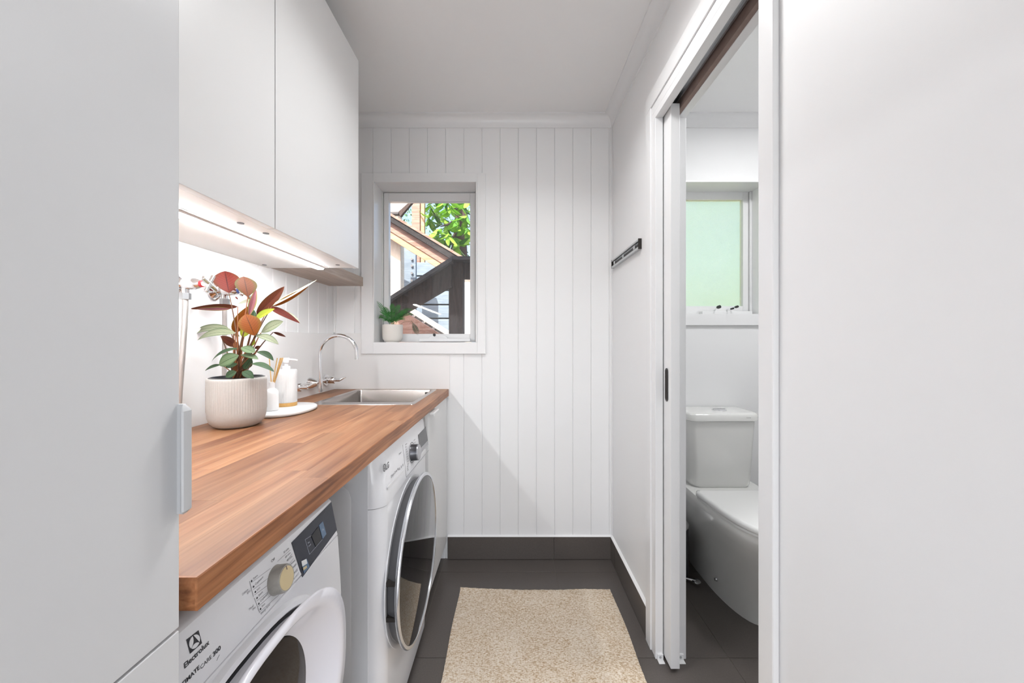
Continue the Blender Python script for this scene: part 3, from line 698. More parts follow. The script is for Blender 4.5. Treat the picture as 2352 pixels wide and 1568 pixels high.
# ------------------------------------------------------------------ DRYER (nearest appliance)
DY0, DY1 = 0.41, 0.8416
dr = Thing('tumble_dryer', 'white front-loading dryer with a gold-faced dial, nearest the camera under the worktop', 'dryer', (-0.65, 0.62, 0.0))
profx = [(-0.94, 0.812), (-0.430, 0.815), (-0.418, 0.812), (-0.4115, 0.806), (-0.3985, 0.738), (-0.3955, 0.728)]
dr.part('control_panel', MB().prism([(x, 0, z) for x, z in profx] + [(-0.94, 0, .728)], (0, DY0, 0), (0, DY1, 0)), M['appl'], smooth=30, bevel=.002)
body = [(-0.94, .7265), (-0.3955, .7265), (-0.391, .66), (-0.388, .60), (-0.387, .40), (-0.388, .02), (-0.94, .02)]
db = dr.part('body', MB().prism([(x, 0, z) for x, z in body], (0, DY0, 0), (0, DY1, 0)), M['appl'], smooth=30, bevel=.002)
for fx in (-.88, -.44):
    for fy in (DY0 + .05, DY1 - .05):
        dr.part('foot', MB().cyl((fx, fy, 0), (fx, fy, .022), .02, n=16), M['black'])
# panel plane
PN0 = Vector((-0.4115, 0, 0.806)); PN1 = Vector((-0.3985, 0, 0.738))
PUP = (PN0 - PN1).normalized(); PNRM = Vector((0, 1, 0)).cross(PUP)
def dpt(px, py):                 # point of the dryer's panel
    d = Vector(((px - 1176) / F, 1, -(py - 784) / F)); c = Vector((0, 0, HC))
    t = (PN0 - c).dot(PNRM) / d.dot(PNRM)
    return c + d * t
def dquad(px, m, name, parent=None, th_=.0008, off=0.0003):
    pts = [dpt(*p) for p in px]
    return dr.part(name, MB().loft([[p + PNRM * off for p in pts], [p + PNRM * (off + th_) for p in pts]]), m, parent=parent)
scr = dquad([(668.6, 1246), (760, 1152.5), (773, 1216.8), (693.6, 1325.7)], M['screen'], 'display')
dquad([(731, 1206), (739.6, 1197), (747.5, 1226.5), (739.5, 1237.5)], M['screen2'], 'key', scr, off=.0012)
dquad([(713.5, 1230.5), (729, 1210), (737, 1238), (723.5, 1255.5)], M['black'], 'key', scr, off=.0012)
dquad([(690, 1289), (702, 1283), (709, 1301), (696.5, 1317)], M['screen2'], 'sticker', scr, off=.0012, )
dquad([(690, 1289), (701, 1283.5), (703.5, 1294), (692.5, 1301)], M['whiteplas'], 'sticker', scr, off=.0014)
dquad([(693, 1304), (701, 1299), (702, 1304), (694.2, 1310)], M['gold'], 'sticker', scr, off=.0021)
def dline(a, b, w=.0004, m=None, par=None, off=.0004):
    p, q = dpt(*a), dpt(*b); n = (q - p).normalized().cross(PNRM) * w
    dr.part('printed_line', MB().loft([[p - n + PNRM * off, q - n + PNRM * off, q + n + PNRM * off, p + n + PNRM * off], [p - n + PNRM * (off + .0002), q - n + PNRM * (off + .0002), q + n + PNRM * (off + .0002), p + n + PNRM * (off + .0002)]]), m or M['inkgrey'], parent=par)
# key outline, glyphs on the display
for a, b in (((699.5, 1239), (713.5, 1230)), ((699.5, 1239), (709.5, 1273)), ((709.5, 1273), (739, 1239))):
    dline(a, b, .0002, M['inklite'], scr, .0012)
RT = Vector((0, 1, 0))
def dtext(s, px, py, width=None, size=None, m=None, par=None, off=.0005, center=False, bold=0.0):
    return text_part(dr, s, dpt(px, py), RT, PUP, m or M['ink'], width, size, par, off=off, center=center, bold=bold)
dtext('2h', 738.5, 1220, size=.006, m=M['inklite'], par=scr, off=.0022)
dtext('Dry', 706, 1249, size=.0042, m=M['inklite'], par=scr, off=.0014)
dtext('Level', 707.5, 1256, size=.0042, m=M['inklite'], par=scr, off=.0014)
dtext('Start', 742, 1181, size=.004, m=M['inkgrey'], par=scr, off=.0014)
# the emblem: dark square with the lens shapes left white
sq = [(427.3, 1468.6), (455.2, 1447), (463.2, 1476.6), (435.9, 1501)]
A, B, C_, E = [dpt(*p) for p in sq]
def sqp(u, v): return A.lerp(B, u).lerp(E.lerp(C_, u), v)
emb = dr.part('emblem', MB().loft([[p + PNRM * .0003 for p in (A, B, C_, E)], [p + PNRM * .0006 for p in (A, B, C_, E)]]), M['ink'], label='dark square emblem with pale lens shapes')
def shape(uv, m, nm='emblem_shape'):
    dr.part(nm, MB().loft([[sqp(*p) + PNRM * .0007 for p in uv], [sqp(*p) + PNRM * .0009 for p in uv]]), m, parent=emb)
rc = 0.43
def arcp(a0, a1, n=14): return [(0.5 + rc * math.cos(R(a0 + (a1 - a0) * k / n)), 0.5 - rc * math.sin(R(a0 + (a1 - a0) * k / n))) for k in range(n + 1)]
def inward(p, q, bulge, n=10):    # curve from p to q bowed towards the centre
    out = []
    for k in range(1, n):
        t = k / n; x_ = p[0] + (q[0] - p[0]) * t; y_ = p[1] + (q[1] - p[1]) * t
        cx_, cy_ = (0.5 - (p[0] + q[0]) / 2), (0.5 - (p[1] + q[1]) / 2)
        b_ = bulge * 4 * t * (1 - t); out.append((x_ + cx_ * b_, y_ + cy_ * b_))
    return out
for a0, a1, bl in ((-40, 85, -.02), (95, 215, .55), (220, 315, .55)):
    ar = arcp(a0, a1); shape(ar + inward(ar[-1], ar[0], bl), M['appl'])
dtext('Electrolux', 423.5, 1535, width=.0375, size=.0088, bold=.022)
dtext('ULTIMATE', 402, 1594, width=(dpt(459, 1538) - dpt(402, 1594)).length, size=.0070, bold=.022)
dtext('CARE', 461, 1537, width=(dpt(486.5, 1514) - dpt(461, 1537)).length, size=.0070)
dtext('300', 489.5, 1508, width=.013, size=.0075, bold=.03)
dline((497, 1517), (503.5, 1503), .0002)
dtext('Off', 623, 1292, width=.0095, size=.0060)
# left list
rows = [('Extra', 582, 1331, 0), ('Cupboard', 586, 1343.6, 0), ('Iron', 590, 1357, 0), ('Extra', 594, 1369.5, 0), ('Cupboard', 598, 1382, 0), ('Iron', 601.6, 1394.5, 0)]
zl = [(577.5, 1337, 621, 1305), (581, 1354, 620, 1324), (584, 1366, 620, 1340), (589, 1380, 622, 1353), (592.5, 1393, 627, 1362), (595, 1406, 640, 1366)]
for s, x_, y_, _ in rows: dtext(s, x_, y_, size=.0046, m=M['inkgrey'])
dtext('Energy Saver', 599, 1411.5, width=.0225, size=.0050, m=M['inkgrey'])
for a in zl: dline(a[:2], a[2:], .00016)
dline((572.5, 1334), (581.5, 1370), .0002); dline((583.5, 1373), (596, 1407), .0002); dline((600, 1416), (643, 1372), .00016)
dtext('Cottons', 556, 1368, width=.0125, size=.0048, m=M['inkgrey']); dtext('Dry', 568, 1364, size=.0046, m=M['inkgrey'])
dtext('Mixed', 572, 1402, width=.0095, size=.0048, m=M['inkgrey']); dtext('Dry', 580, 1402, size=.0046, m=M['inkgrey'])
for x_, y_ in ((577.5, 1334), (582, 1347), (586, 1359), (590, 1373), (594, 1386), (598, 1398)):
    p = dpt(x_, y_); dr.part('symbol', MB().tube([p + PNRM * .0003, p + PNRM * .0006], .0014, 10), M['ink'])
for s, x_, y_ in (('30 mins', 651, 1271.5), ('60 mins', 655, 1282), ('90 mins', 659, 1290), ('Delicates', 664, 1301), ('Synthetics', 666, 1312), ('Refresh', 672, 1322), ('Bedding', 675, 1333)):
    dtext(s, x_, y_, size=.0052, m=M['inkgrey'])
for a in ((637, 1289, 667, 1262), (658, 1288, 670.5, 1271), (660, 1300, 674, 1282), (668, 1309, 679, 1293), (673, 1318, 683, 1304), (676, 1327, 686, 1314), (678, 1338, 690, 1323)):
    dline(a[:2], a[2:], .00016)
# dial
dc0 = dpt(635, 1331)
dd = dr.part('dial', MB().tube([dc0, dc0 + PNRM * .002, dc0 + PNRM * .015, dc0 + PNRM * .018, dc0 + PNRM * .018], [.0235, .0228, .0220, .0205, .0190], 40), M['dial'], smooth=35)
dr.part('dial_face', MB().tube([dc0 + PNRM * .0175, dc0 + PNRM * .0186], [.0186, .0182], 40), M['gold'], parent=dd, smooth=35, label='champagne gold dial face')
pq = dc0 + PNRM * .0184 + PUP * .0186 + RT * .003
dr.part('dial_pointer', MB().tube([pq, pq - PUP * .006 + PNRM * .0006], .0009, 8), M['brown'], parent=dd)
# door
DC = Vector((0, 0.545, 0.557))
def sup(a, b_, n_, x, cy=DC.y, cz=DC.z, N_=72):
    out = []
    for k in range(N_):
        t = 2 * math.pi * k / N_; c, s = math.cos(t), math.sin(t); aa = a if c > 0 else min(a, .142); nn = n_ if c > 0 else max(n_, 2 if a < .143 else 3)
        out.append(Vector((x, cy + aa * math.copysign(abs(c) ** (2 / nn), c), cz + b_ * math.copysign(abs(s) ** (2 / nn), s))))
    return out
dr.part('door_recess', MB().loft([sup(.216, .160, 2.4, -.3975), sup(.222, .1665, 2.4, -.396), sup(.219, .1635, 2.4, -.3860), sup(.210, .156, 2.4, -.3835), sup(.207, .154, 2.4, -.386)]), M['appl'], smooth=50)
dr.part('door_gasket', MB().loft([sup(.206, .153, 2.4, -.3865), sup(.206, .153, 2.4, -.3845), sup(.199, .148, 2.4, -.384)]), M['gasket'], smooth=50, label='black gasket ring with the shadow gap around the door')  # black ring also carries the shadow gap behind the door rim
door = dr.part('door', MB().loft([sup(.196, .145, 2.4, -.395), sup(.200, .150, 2.45, -.374), sup(.219, .171, 2.5, -.357), sup(.2255, .1775, 2.5, -.351), sup(.226, .178, 2.5, -.348), sup(.224, .177, 2.5, -.345), sup(.200, .168, 2.2, -.343), sup(.194, .163, 2.15, -.346), sup(.160, .150, 2.05, -.368), sup(.147, .141, 2.0, -.376), sup(.136, .140, 2.0, -.380)], True, False), M['appl_door'], smooth=60)
dr.part('porthole', MB().loft([sup(.1365, .1405, 2, -.3795), sup(.12, .118, 2, -.3765), sup(.06, .06, 2, -.374)]), M['drum'], parent=door, smooth=60, label='dark glass porthole')

# ------------------------------------------------------------------ WASHER (second appliance)
LY0, LY1 = 1.0045, 1.527
LX = -0.349
wa = Thing('washing_machine', 'white front-loading washing machine with a big black glass door and silver ring', 'washing machine', (-0.65, 1.27, 0.0))
def rbox(x_back, x_front, ya, yb_, r, z, n=6):
    pts = [Vector((x_back, ya, z))]
    for k in range(n + 1):
        a = R(-90 + 90 * k / n); pts.append(Vector((x_front - r + r * math.cos(a), ya + r + r * math.sin(a), z)))
    for k in range(n + 1):
        a = R(90 * k / n); pts.append(Vector((x_front - r + r * math.cos(a), yb_ - r + r * math.sin(a), z)))
    pts.append(Vector((x_back, yb_, z))); return pts
rr_ = .040
wa.part('body', MB().loft([rbox(-.94, LX - .004, LY0, LY1, rr_, .02), rbox(-.94, LX, LY0, LY1, rr_, .10), rbox(-.94, LX, LY0, LY1, rr_, .7095)]), M['appl'], smooth=40)
wa.part('control_panel', MB().loft([rbox(-.94, LX + .002, LY0, LY1, rr_, .711), rbox(-.94, LX + .003, LY0, LY1, rr_, .72), rbox(-.94, LX - .006, LY0, LY1, rr_, .845), rbox(-.94, LX - .014, LY0 + .003, LY1 - .003, rr_, .860), rbox(-.94, LX - .030, LY0 + .006, LY1 - .006, rr_, .8635)]), M['appl'], smooth=40)
wa.part('lid', MB().box(-.94, LX - .032, LY0 + .002, LY1 - .002, .8637, .8725), M['appl_side'], bevel=.002)
sd = wa.part('side_panel', MB().box(-.94, LX - .042, LY0 - .0015, LY0, .03, .86), M['appl_side'])
emb_ = [(-.94 + .0, .06)]
sidepts = []
for k in range(13):
    a = math.pi * k / 12; sidepts.append((-.66 + .225 * math.cos(a), .74 + .085 * math.sin(a)))
poly = [(-.435, .10)] + [(x, z) for x, z in sidepts] + [(-.885, .10)]
wa.part('side_emboss', MB().loft([[(x, LY0 - .0014, z) for x, z in poly], [(-.66 + (x + .66) * .96, LY0 - .005, .44 + (z - .44) * .97) for x, z in poly]]), M['appl_side'], parent=sd, smooth=30, bevel=.0015)
for fx in (-.88, -.42):
    for fy in (LY0 + .06, LY1 - .06):
        wa.part('foot', MB().cyl((fx, fy, 0), (fx, fy, .022), .02, n=16), M['black'])
WP0 = Vector((LX - .006 + .0001, 0, .845)); WP1 = Vector((LX + .003, 0, .72)); WUP = (WP0 - WP1).normalized(); WN = Vector((0, 1, 0)).cross(WUP)
def wpt(px, py):
    d = Vector(((px - 1176) / F, 1, -(py - 784) / F)); c = Vector((0, 0, HC)); t = (WP0 - c).dot(WN) / d.dot(WN); return c + d * t
def wquad(px, m, name, parent=None, off=.0004, th_=.0006):
    pts = [wpt(*p) for p in px]
    return wa.part(name, MB().loft([[p + WN * off for p in pts], [p + WN * (off + th_) for p in pts]]), m, parent=parent)
wd_ = wquad([(960, 998.6), (977.5, 980), (982.2, 1011), (964, 1031)], M['lgdisp'], 'display')
wquad([(964.3, 1032.8), (982.5, 1012.6), (983.6, 1020.5), (965, 1042)], M['lgstrip'], 'touch_strip')
def wline(a, b, w=.0005, m=None):
    p, q = wpt(*a), wpt(*b); n = (q - p).normalized().cross(WN) * w
    wa.part('seam_or_shadow_line', MB().loft([[p - n + WN * .0003, q - n + WN * .0003, q + n + WN * .0003, p + n + WN * .0003], [p - n + WN * .0006, q - n + WN * .0006, q + n + WN * .0006, p + n + WN * .0006]]), m or M['inkgrey'])
wline((924.5, 1021), (933, 1096)); wline((933, 1096), (984, 1034), .0005)
def wtext(s, px, py, width=None, size=None, m=None, bold=0.0): return text_part(wa, s, wpt(px, py), RT, WUP, m or M['inkgrey'], width, size, off=.0006, bold=bold)
ce_ = wpt(882.5, 1074)
def ring(c, r0, r1, n, nrm, up, right, off):
    l1, l2, l3, l4 = [], [], [], []
    for k in range(n):
        a = 2 * math.pi * k / n; dv = right * math.cos(a) + up * math.sin(a)
        l1.append(c + dv * r1 + nrm * off * .3); l2.append(c + dv * r1 + nrm * off); l3.append(c + dv * r0 + nrm * off); l4.append(c + dv * r0 + nrm * off * .3)
    return MB().loft([l1, l2, l3, l4], False, False)
wa.part('emblem', ring(ce_, .0075, .0105, 28, WN, WUP, RT, .0008), M['inkgrey'], label='grey round emblem')
wa.part('emblem_dot', MB().tube([ce_ + WN * .0003 - RT * .003, ce_ + WN * .0008 - RT * .003], .0016, 10), M['inkgrey'])
wa.part('emblem_bar', MB().tube([ce_ + WUP * .005 + WN * .0005, ce_ - WUP * .004 + WN * .0005, ce_ - WUP * .004 + RT * .004 + WN * .0005], .0008, 6), M['inkgrey'])
wtext('LG', 887, 1078.5, width=.024, size=.023, bold=.025)
wtext('Direct Drive 9kg', 898, 1097.5, width=.074, size=.0115)
wtext('Steam', 916, 1045, width=.026, size=.0085)
for k in range(3):
    p = wpt(918 + k * 3.6, 1076 - k * 4.2)
    wa.part('printed_badge', ring(p, .0036, .0045, 4, WN, (WUP + RT).normalized(), (RT - WUP).normalized(), .0006), M['inkgrey'])
kd = wpt(946, 1039)
progs = ['Cotton', 'Mix', 'Easy', 'Duvet', 'Steam', 'Speed', 'Wool', 'Rinse', 'Sport']
for i, s in enumerate(progs):
    wtext(s, 930.5 + i * .7, 1023 + i * 5.6, size=.0075, m=M['inkgrey'])
for i, s in enumerate(['Delicate', 'Hygiene', 'Quick 30']): wtext(s, 950 + i * 1.2, 1013 + i * 6, size=.0070, m=M['inkgrey'])
for i, s in enumerate(['Temp', 'Spin', 'Rinse']): wtext(s, 934.5 + i * .6, 1074 + i * 6 - i * 2, size=.0070, m=M['inkgrey'])
wa.part('dial_ring', ring(kd, .0335, .0355, 40, WN, WUP, RT, .0008), M['inkgrey'])
kb = wa.part('dial', MB().tube([kd, kd + WN * .002, kd + WN * .024, kd + WN * .026], [.029, .028, .0272, .0255], 40), M['lgknob'], smooth=35)
wa.part('dial_face', MB().tube([kd + WN * .0225, kd + WN * .0265, kd + WN * .0272], [.0275, .0262, .020], 40), M['lgstrip'], parent=kb, smooth=35, label='silver dial face')
wquad([(888.5, 1118.5), (926, 1077.5), (926.6, 1080.5), (890, 1122.5)], M['appl'], 'drawer_grip', th_=.0012)
wline((889.5, 1123), (926.4, 1081.2), .0006)  # dark line painted in as the shadow below the grip
# door
WC = Vector((0, 1.267, 0.446))
def circ(r, x, n=72): return [Vector((x, WC.y + r * math.cos(2*math.pi*k/n), WC.z + r * math.sin(2*math.pi*k/n))) for k in range(n)]
wa.part('door_dish', MB().loft([circ(.254, LX - .002), circ(.254, LX + .0015), circ(.242, LX + .0015), circ(.238, LX - .0005)]), M['appl'], smooth=40)
wdoor = wa.part('door', MB().loft([circ(.236, LX + .001), circ(.243, LX + .012), circ(.251, LX + .028)]), M['lgbezel'], smooth=50, label='graphite door rim')
wa.part('door_ring', MB().loft([circ(.252, LX + .026), circ(.259, LX + .031), circ(.2595, LX + .036), circ(.257, LX + .0395), circ(.2485, LX + .0395), circ(.2475, LX + .037)], False, True), M['lgring'], parent=wdoor, smooth=50)
wa.part('door_glass', MB().loft([circ(.2478, LX + .0365), circ(.2478, LX + .0385), circ(.246, LX + .0392)]), M['lgglass'], parent=wdoor, smooth=35, label='black mirror-like door glass')
for z_ in (.399, .496):
    dz = z_ - WC.z; yy = WC.y - math.sqrt(.2478 ** 2 - dz * dz)
    wa.part('hinge_slot', MB().box(LX + .002, LX + .030, yy - .004, yy + .014, z_ - .006, z_ + .006), M['gap'], parent=wdoor)
wa.part('filter_flap', MB().box(LX - .001, LX + .0008, LY1 - .19, LY1 - .05, .13, .24), M['appl'], bevel=.0007)

# black cable stub between the machines
cb = new_obj('cable_bundle', MB().tube([(-.47, .93, .874), (-.465, .92, .858), (-.46, .935, .850)], [.010, .009, .006], 10).tube([(-.455, .95, .874), (-.45, .945, .852)], [.006, .004], 8), M['darkrub'], None, (-.46, .93, .86), smooth=50)
tag(cb, 'small dark cable end hanging under the worktop between dryer and washing machine', 'cable')

# ------------------------------------------------------------------ RUG
rg = MB(); nx, ny = 48, 84; RX0, RX1, RY0, RY1 = -0.243, 0.462, 0.45, 1.734
top = []; 
for j in range(ny + 1):
    v = j / ny
    for i in range(nx + 1):
        u = i / nx; x = RX0 + (RX1 - RX0) * u; y = RY0 + (RY1 - RY0) * v
        ex = .003 * math.sin(v * 17) + .0012 * math.sin(v * 260)
        if i in (0, nx): x += ex * (1 if i else -.7)
        if j == ny: y += .003 * math.sin(u * 9) + .0012 * math.sin(u * 190)
        z = .0085 + .0008 * math.sin(u * 23 + 2 * v) + .0006 * math.sin(v * 41)
        if i in (0, nx) or j in (0, ny): z -= .0025
        du, dv_ = u / .16, (1 - v) / .018
        if du < 1.4 and dv_ < 1.4: z += .010 * max(0, 1 - du / 1.4) * max(0, 1 - dv_ / 1.4)
        top.append(Vector((x, y, z)))
rg.v += top
W_ = nx + 1
for j in range(ny):
    for i in range(nx): rg.f.append((j*W_+i, j*W_+i+1, (j+1)*W_+i+1, (j+1)*W_+i))
edge = [i for i in range(W_)] + [j*W_+nx for j in range(1, ny+1)] + [ny*W_+i for i in range(nx-1, -1, -1)] + [j*W_ for j in range(ny-1, 0, -1)]
b0 = len(rg.v); rg.v += [Vector((rg.v[i].x, rg.v[i].y, .0004)) for i in edge]
for k in range(len(edge)):
    k2 = (k + 1) % len(edge); rg.f.append((edge[k], b0 + k, b0 + k2, edge[k2]))
rg.f.append(tuple(range(b0 + len(edge) - 1, b0 - 1, -1)))
rug = new_obj('floor_rug', rg, rug_mat(), None, (.11, 1.1, 0), smooth=60)
tag(rug, 'beige woven jute runner rug lying on the charcoal floor tiles', 'rug')

# ------------------------------------------------------------------ TOILET
to = Thing('toilet', 'white close-coupled toilet with closed lid seen through the sliding doorway', 'toilet', (1.04, 1.6, 0))
TX = 1.04
def pan_loop(hw, yf, yb_, z, hwb=None, n=20):
    hwb = hw if hwb is None else hwb; Lf = min(.30, yb_ - yf - .05); pts = []
    for k in range(n + 1):
        a = math.pi * k / n
        pts.append(Vector((TX - hw * math.copysign(abs(math.cos(a)) ** .85, math.cos(a)), yf + Lf * (1 - math.sin(a) ** .9), z)))
    pts += [Vector((TX + hwb, yb_ - .03, z)), Vector((TX + hwb * .92, yb_, z)), Vector((TX - hwb * .92, yb_, z)), Vector((TX - hwb, yb_ - .03, z))]
    return pts
YBK = D - .005
pan = [pan_loop(.100, 1.515, YBK, 0.0), pan_loop(.100, 1.512, YBK, .02), pan_loop(.102, 1.49, YBK, .10), pan_loop(.115, 1.44, YBK, .20), pan_loop(.142, 1.37, YBK, .30), pan_loop(.170, 1.315, YBK, .37, .165), pan_loop(.186, 1.292, YBK, .415, .18), pan_loop(.190, 1.288, YBK, .440, .185), pan_loop(.186, 1.292, YBK, .450, .182)]
to.part('pan', MB().loft(pan), M['ceramic'], smooth=60)
def seat_loop(s, z):
    pts = []
    hw, yf, yb_ = .192 * s, 1.283 + .19 * (1 - s), 1.712 - .19 * (1 - s)
    for k in range(25):
        a = math.pi * k / 24
        pts.append(Vector((TX - hw * math.copysign(abs(math.cos(a)) ** .7, math.cos(a)), yf + .27 * s * (1 - math.sin(a)), z)))
    pts += [Vector((TX + hw * 1.04, yb_ - .02, z)), Vector((TX + hw * .98, yb_, z)), Vector((TX - hw * .98, yb_, z)), Vector((TX - hw * 1.04, yb_ - .02, z))]
    return pts
to.part('seat', MB().loft([seat_loop(.98, .4505), seat_loop(.985, .460)]), M['seat'], smooth=40)
to.part('lid', MB().loft([seat_loop(.99, .4612), seat_loop(1.0, .465), seat_loop(1.0, .474), seat_loop(.975, .482), seat_loop(.93, .484)]), M['seat'], smooth=50)
def cis(hwf, hwb, yf, z, ch=.030):
    return [Vector(p) for p in ((TX - .005 - hwb, YBK, z), (TX - .005 - hwb, yf + ch * 1.2, z), (TX - .005 - hwf - .004, yf + .008, z), (TX - .005 - hwf + .014, yf, z), (TX - .005 + hwf - .014, yf, z), (TX - .005 + hwf + .004, yf + .008, z), (TX - .005 + hwb, yf + ch * 1.2, z), (TX - .005 + hwb, YBK, z))]
ci = to.part('cistern', MB().loft([cis(.124, .142, 1.818, .4505), cis(.130, .150, 1.810, .47), cis(.150, .172, 1.805, .776)]), M['ceramic'], smooth=50)
li = to.part('cistern_lid', MB().loft([cis(.150, .174, 1.800, .7765), cis(.156, .180, 1.793, .781), cis(.156, .180, 1.792, .808), cis(.150, .176, 1.800, .816), cis(.135, .16, 1.815, .8185)]), M['ceramic'], smooth=50)
bt_ = to.part('flush_button', MB().lathe((1.055, 1.885, .8183), [(.034, 0), (.033, .004), (.029, .0055)], 32), M['chrome'], parent=li, smooth=40)
to.part('flush_button_split', MB().box(1.024, 1.086, 1.883, 1.887, .8239, .8245), M['inkgrey'], parent=li)
text_part(to, 'caroma', Vector((1.135, 1.7918, .796)), (1, 0, 0), (0, 0, 1), M['inkgrey'], width=.022, size=.007, parent=li, off=.0003)
to.part('fixing_cap', MB().tube([(TX - .1005, 1.70, .075), (TX - .108, 1.70, .075)], [.008, .006], 14), M['alu'], smooth=40)

# pedal bin
pb = Thing('pedal_bin', 'dark pedal bin with a chrome foot pedal standing left of the toilet', 'bin', (.795, 1.87, 0))
pb.part('body', MB().lathe((.795, 1.875, 0), [(.088, 0), (.090, .004), (.090, .24), (.086, .246)], 40), M['lgknob'], smooth=40)
pb.part('lid', MB().lathe((.795, 1.875, .247), [(.091, 0), (.092, .008), (.075, .024), (.03, .030)], 40), M['chrome'], smooth=50)
pb.part('pedal', MB().tube([(.835, 1.80, .020), (.855, 1.785, .020), (.878, 1.768, .022)], [.005, .007, .007], 10).lathe((.880, 1.766, .016), [(.012, 0), (.020, .003), (.020, .008), (.012, .011)], 20), M['chrome'], smooth=40)

# ceiling lamps; the laundry pair is added out of view for fill
def ceil_lamp(x, y, r, label, grp='round ceiling lights'):
    t = Thing('ceiling_light', label, 'ceiling light', (x, y, ZC - .028), grp)
    t.part('housing', MB().lathe((x, y, ZC - .028), [(r + .02, .028), (r + .02, .010), (r + .012, .002), (r, 0)], 40), M['whiteplas'], smooth=40)
    t.part('diffuser', MB().lathe((x, y, ZC - .0292), [(r, 0.001), (r * .9, 0)], 40), M['lamp'])
ceil_lamp(.05, 1.08, .15, 'added unseen round ceiling light over the middle of the laundry')
ceil_lamp(.05, -.9, .15, 'added unseen round ceiling light on the ceiling behind the viewer')
ceil_lamp(1.28, 1.22, .13, 'round ceiling light in the toilet room')

# ------------------------------------------------------------------ THINGS ON THE WORKTOP
# marble tray
tr = MB()
def trl(s, z): 
    out = []
    for k in range(48):
        t = 2*math.pi*k/48; c, s_ = math.cos(t), math.sin(t)
        out.append(Vector((-.838 + .106 * s * math.copysign(abs(c) ** .85, c), 1.345 + .128 * s * math.copysign(abs(s_) ** .85, s_), WZ + z)))
    return out
tr.loft([trl(.95, .0002), trl(.99, .003), trl(1, .007), trl(.99, .012), trl(.96, .0148)])
tray = new_obj('marble_tray', tr, M['marble'], None, (-.838, 1.345, WZ), smooth=60)
tag(tray, 'white marble oval tray on the worktop under the soap pump', 'tray')
ZTY = WZ + .0148
# soap dispenser
so = Thing('soap_dispenser', 'ribbed white soap pump bottle with a bamboo base on the marble tray', 'soap dispenser', (-.846, 1.388, ZTY))
sx, sy = -.846, 1.388
rib = lambda i, n, k: 1 + (.012 * (1 if i % 3 == 0 else (-1 if i % 3 == 1 else 0)) if 0 < k < 5 else 0)
so.part('base', MB().lathe((sx, sy, ZTY), [(.0345, 0), (.0355, .001), (.0355, .0125), (.034, .0135)], 48), M['bamboo'], smooth=40, label='bamboo base ring')
so.part('bottle', MB().lathe((sx, sy, ZTY + .0135), [(.034, 0), (.0352, .002), (.0352, .05), (.0352, .1), (.0352, .117), (.0335, .1215), (.014, .1225), (.0135, .1225)], 120, rib), M['whiteplas'], smooth=60)
pu = so.part('pump', MB().lathe((sx, sy, ZTY + .136), [(.0135, 0), (.0135, .010), (.012, .012), (.0075, .013), (.0075, .024), (.011, .025), (.0115, .028), (.0115, .040), (.010, .0425)], 32), M['whiteplas'], smooth=40)
so.part('nozzle', MB().tube([(sx, sy, ZTY + .172), (sx + .03, sy + .0, ZTY + .1715), (sx + .042, sy + .0, ZTY + .169)], [.0045, .0035, .003], 12), M['whiteplas'], parent=pu, smooth=50)
# reed diffuser
rd = Thing('reed_diffuser', 'small white bottle of tan reeds between the plant pot and the soap pump', 'diffuser', (-.836, 1.291, ZTY))
dx0, dy0 = -.836, 1.2885
rd.part('bottle', MB().lathe((dx0, dy0, ZTY), [(.018, 0), (.021, .002), (.021, .058), (.0195, .066), (.0145, .073), (.0100, .077), (.0095, .080), (.0095, .100), (.0075, .1005), (.007, .088)], 40), M['whiteplas'], smooth=50)
for k, (ax, ay) in enumerate(((.030, .004), (.034, -.004), (.026, -.008), (.038, .002), (.030, .010), (-.014, .004))):
    q = Vector((dx0 + (ax * .12), dy0 + ay * .3, ZTY + .085))
    rd.part('reed', MB().tube([q, q + Vector((ax * .85, ay, .098 if ax > 0 else .11))], .0016, 8), M['reed'])

# ------------------------------------------------------------------ CALATHEA
PX, PY = -.834, 1.124
cl = Thing('potted_calathea', 'calathea with red and pale green leaves in a large ribbed white pot on the worktop', 'plant', (PX, PY, WZ))
def ribp(i, n, k): return 1 + (.010 * (1 if i % 4 in (0,) else (-1 if i % 4 == 2 else 0)) if 5 < k < 10 else 0)
cl.part('pot', MB().lathe((PX, PY, WZ), [(.048, .0), (.052, .0015), (.060, .006), (.0685, .016), (.073, .030), (.0745, .046), (.0747, .050), (.0747, .08), (.0747, .11), (.0747, .138), (.0745, .1455), (.073, .147), (.0705, .146), (.070, .10)], 288, ribp), M['pot'], smooth=60)
cl.part('inner_pot', MB().lathe((PX, PY, WZ), [(.066, .09), (.069, .144), (.0695, .148), (.066, .149), (.064, .146), (.063, .128)], 56), M['black'], smooth=50, label='black plastic nursery pot')
cl.part('soil', MB().lathe((PX, PY, WZ + .122), [(.063, 0), (.063, .006), (.04, .009), (.015, .011)], 40), M['soil'], smooth=60)
LM = {}
LM['red'] = leaf_mat('leaf_red', srgb(168, 70, 58), srgb(92, 40, 36), srgb(168, 66, 58), srgb(186, 78, 74), srgb(150, 84, 52), dim=.30)
LM['olive'] = leaf_mat('leaf_red_olive', srgb(140, 80, 50), srgb(80, 46, 34), srgb(150, 70, 50), srgb(120, 96, 44), srgb(106, 104, 46), dim=.33)
LM['orange'] = leaf_mat('leaf_orange', srgb(180, 96, 32), srgb(110, 60, 22), srgb(178, 96, 34), srgb(160, 104, 36), srgb(168, 120, 40), dim=.38)
LM['brown'] = leaf_mat('leaf_brown', srgb(122, 66, 48), srgb(80, 44, 34), srgb(120, 60, 46), srgb(134, 78, 56), srgb(110, 72, 40))
LM['purple'] = leaf_mat('leaf_purple', srgb(150, 92, 100), srgb(110, 64, 70), srgb(150, 88, 96), srgb(164, 108, 112), srgb(150, 160, 60))
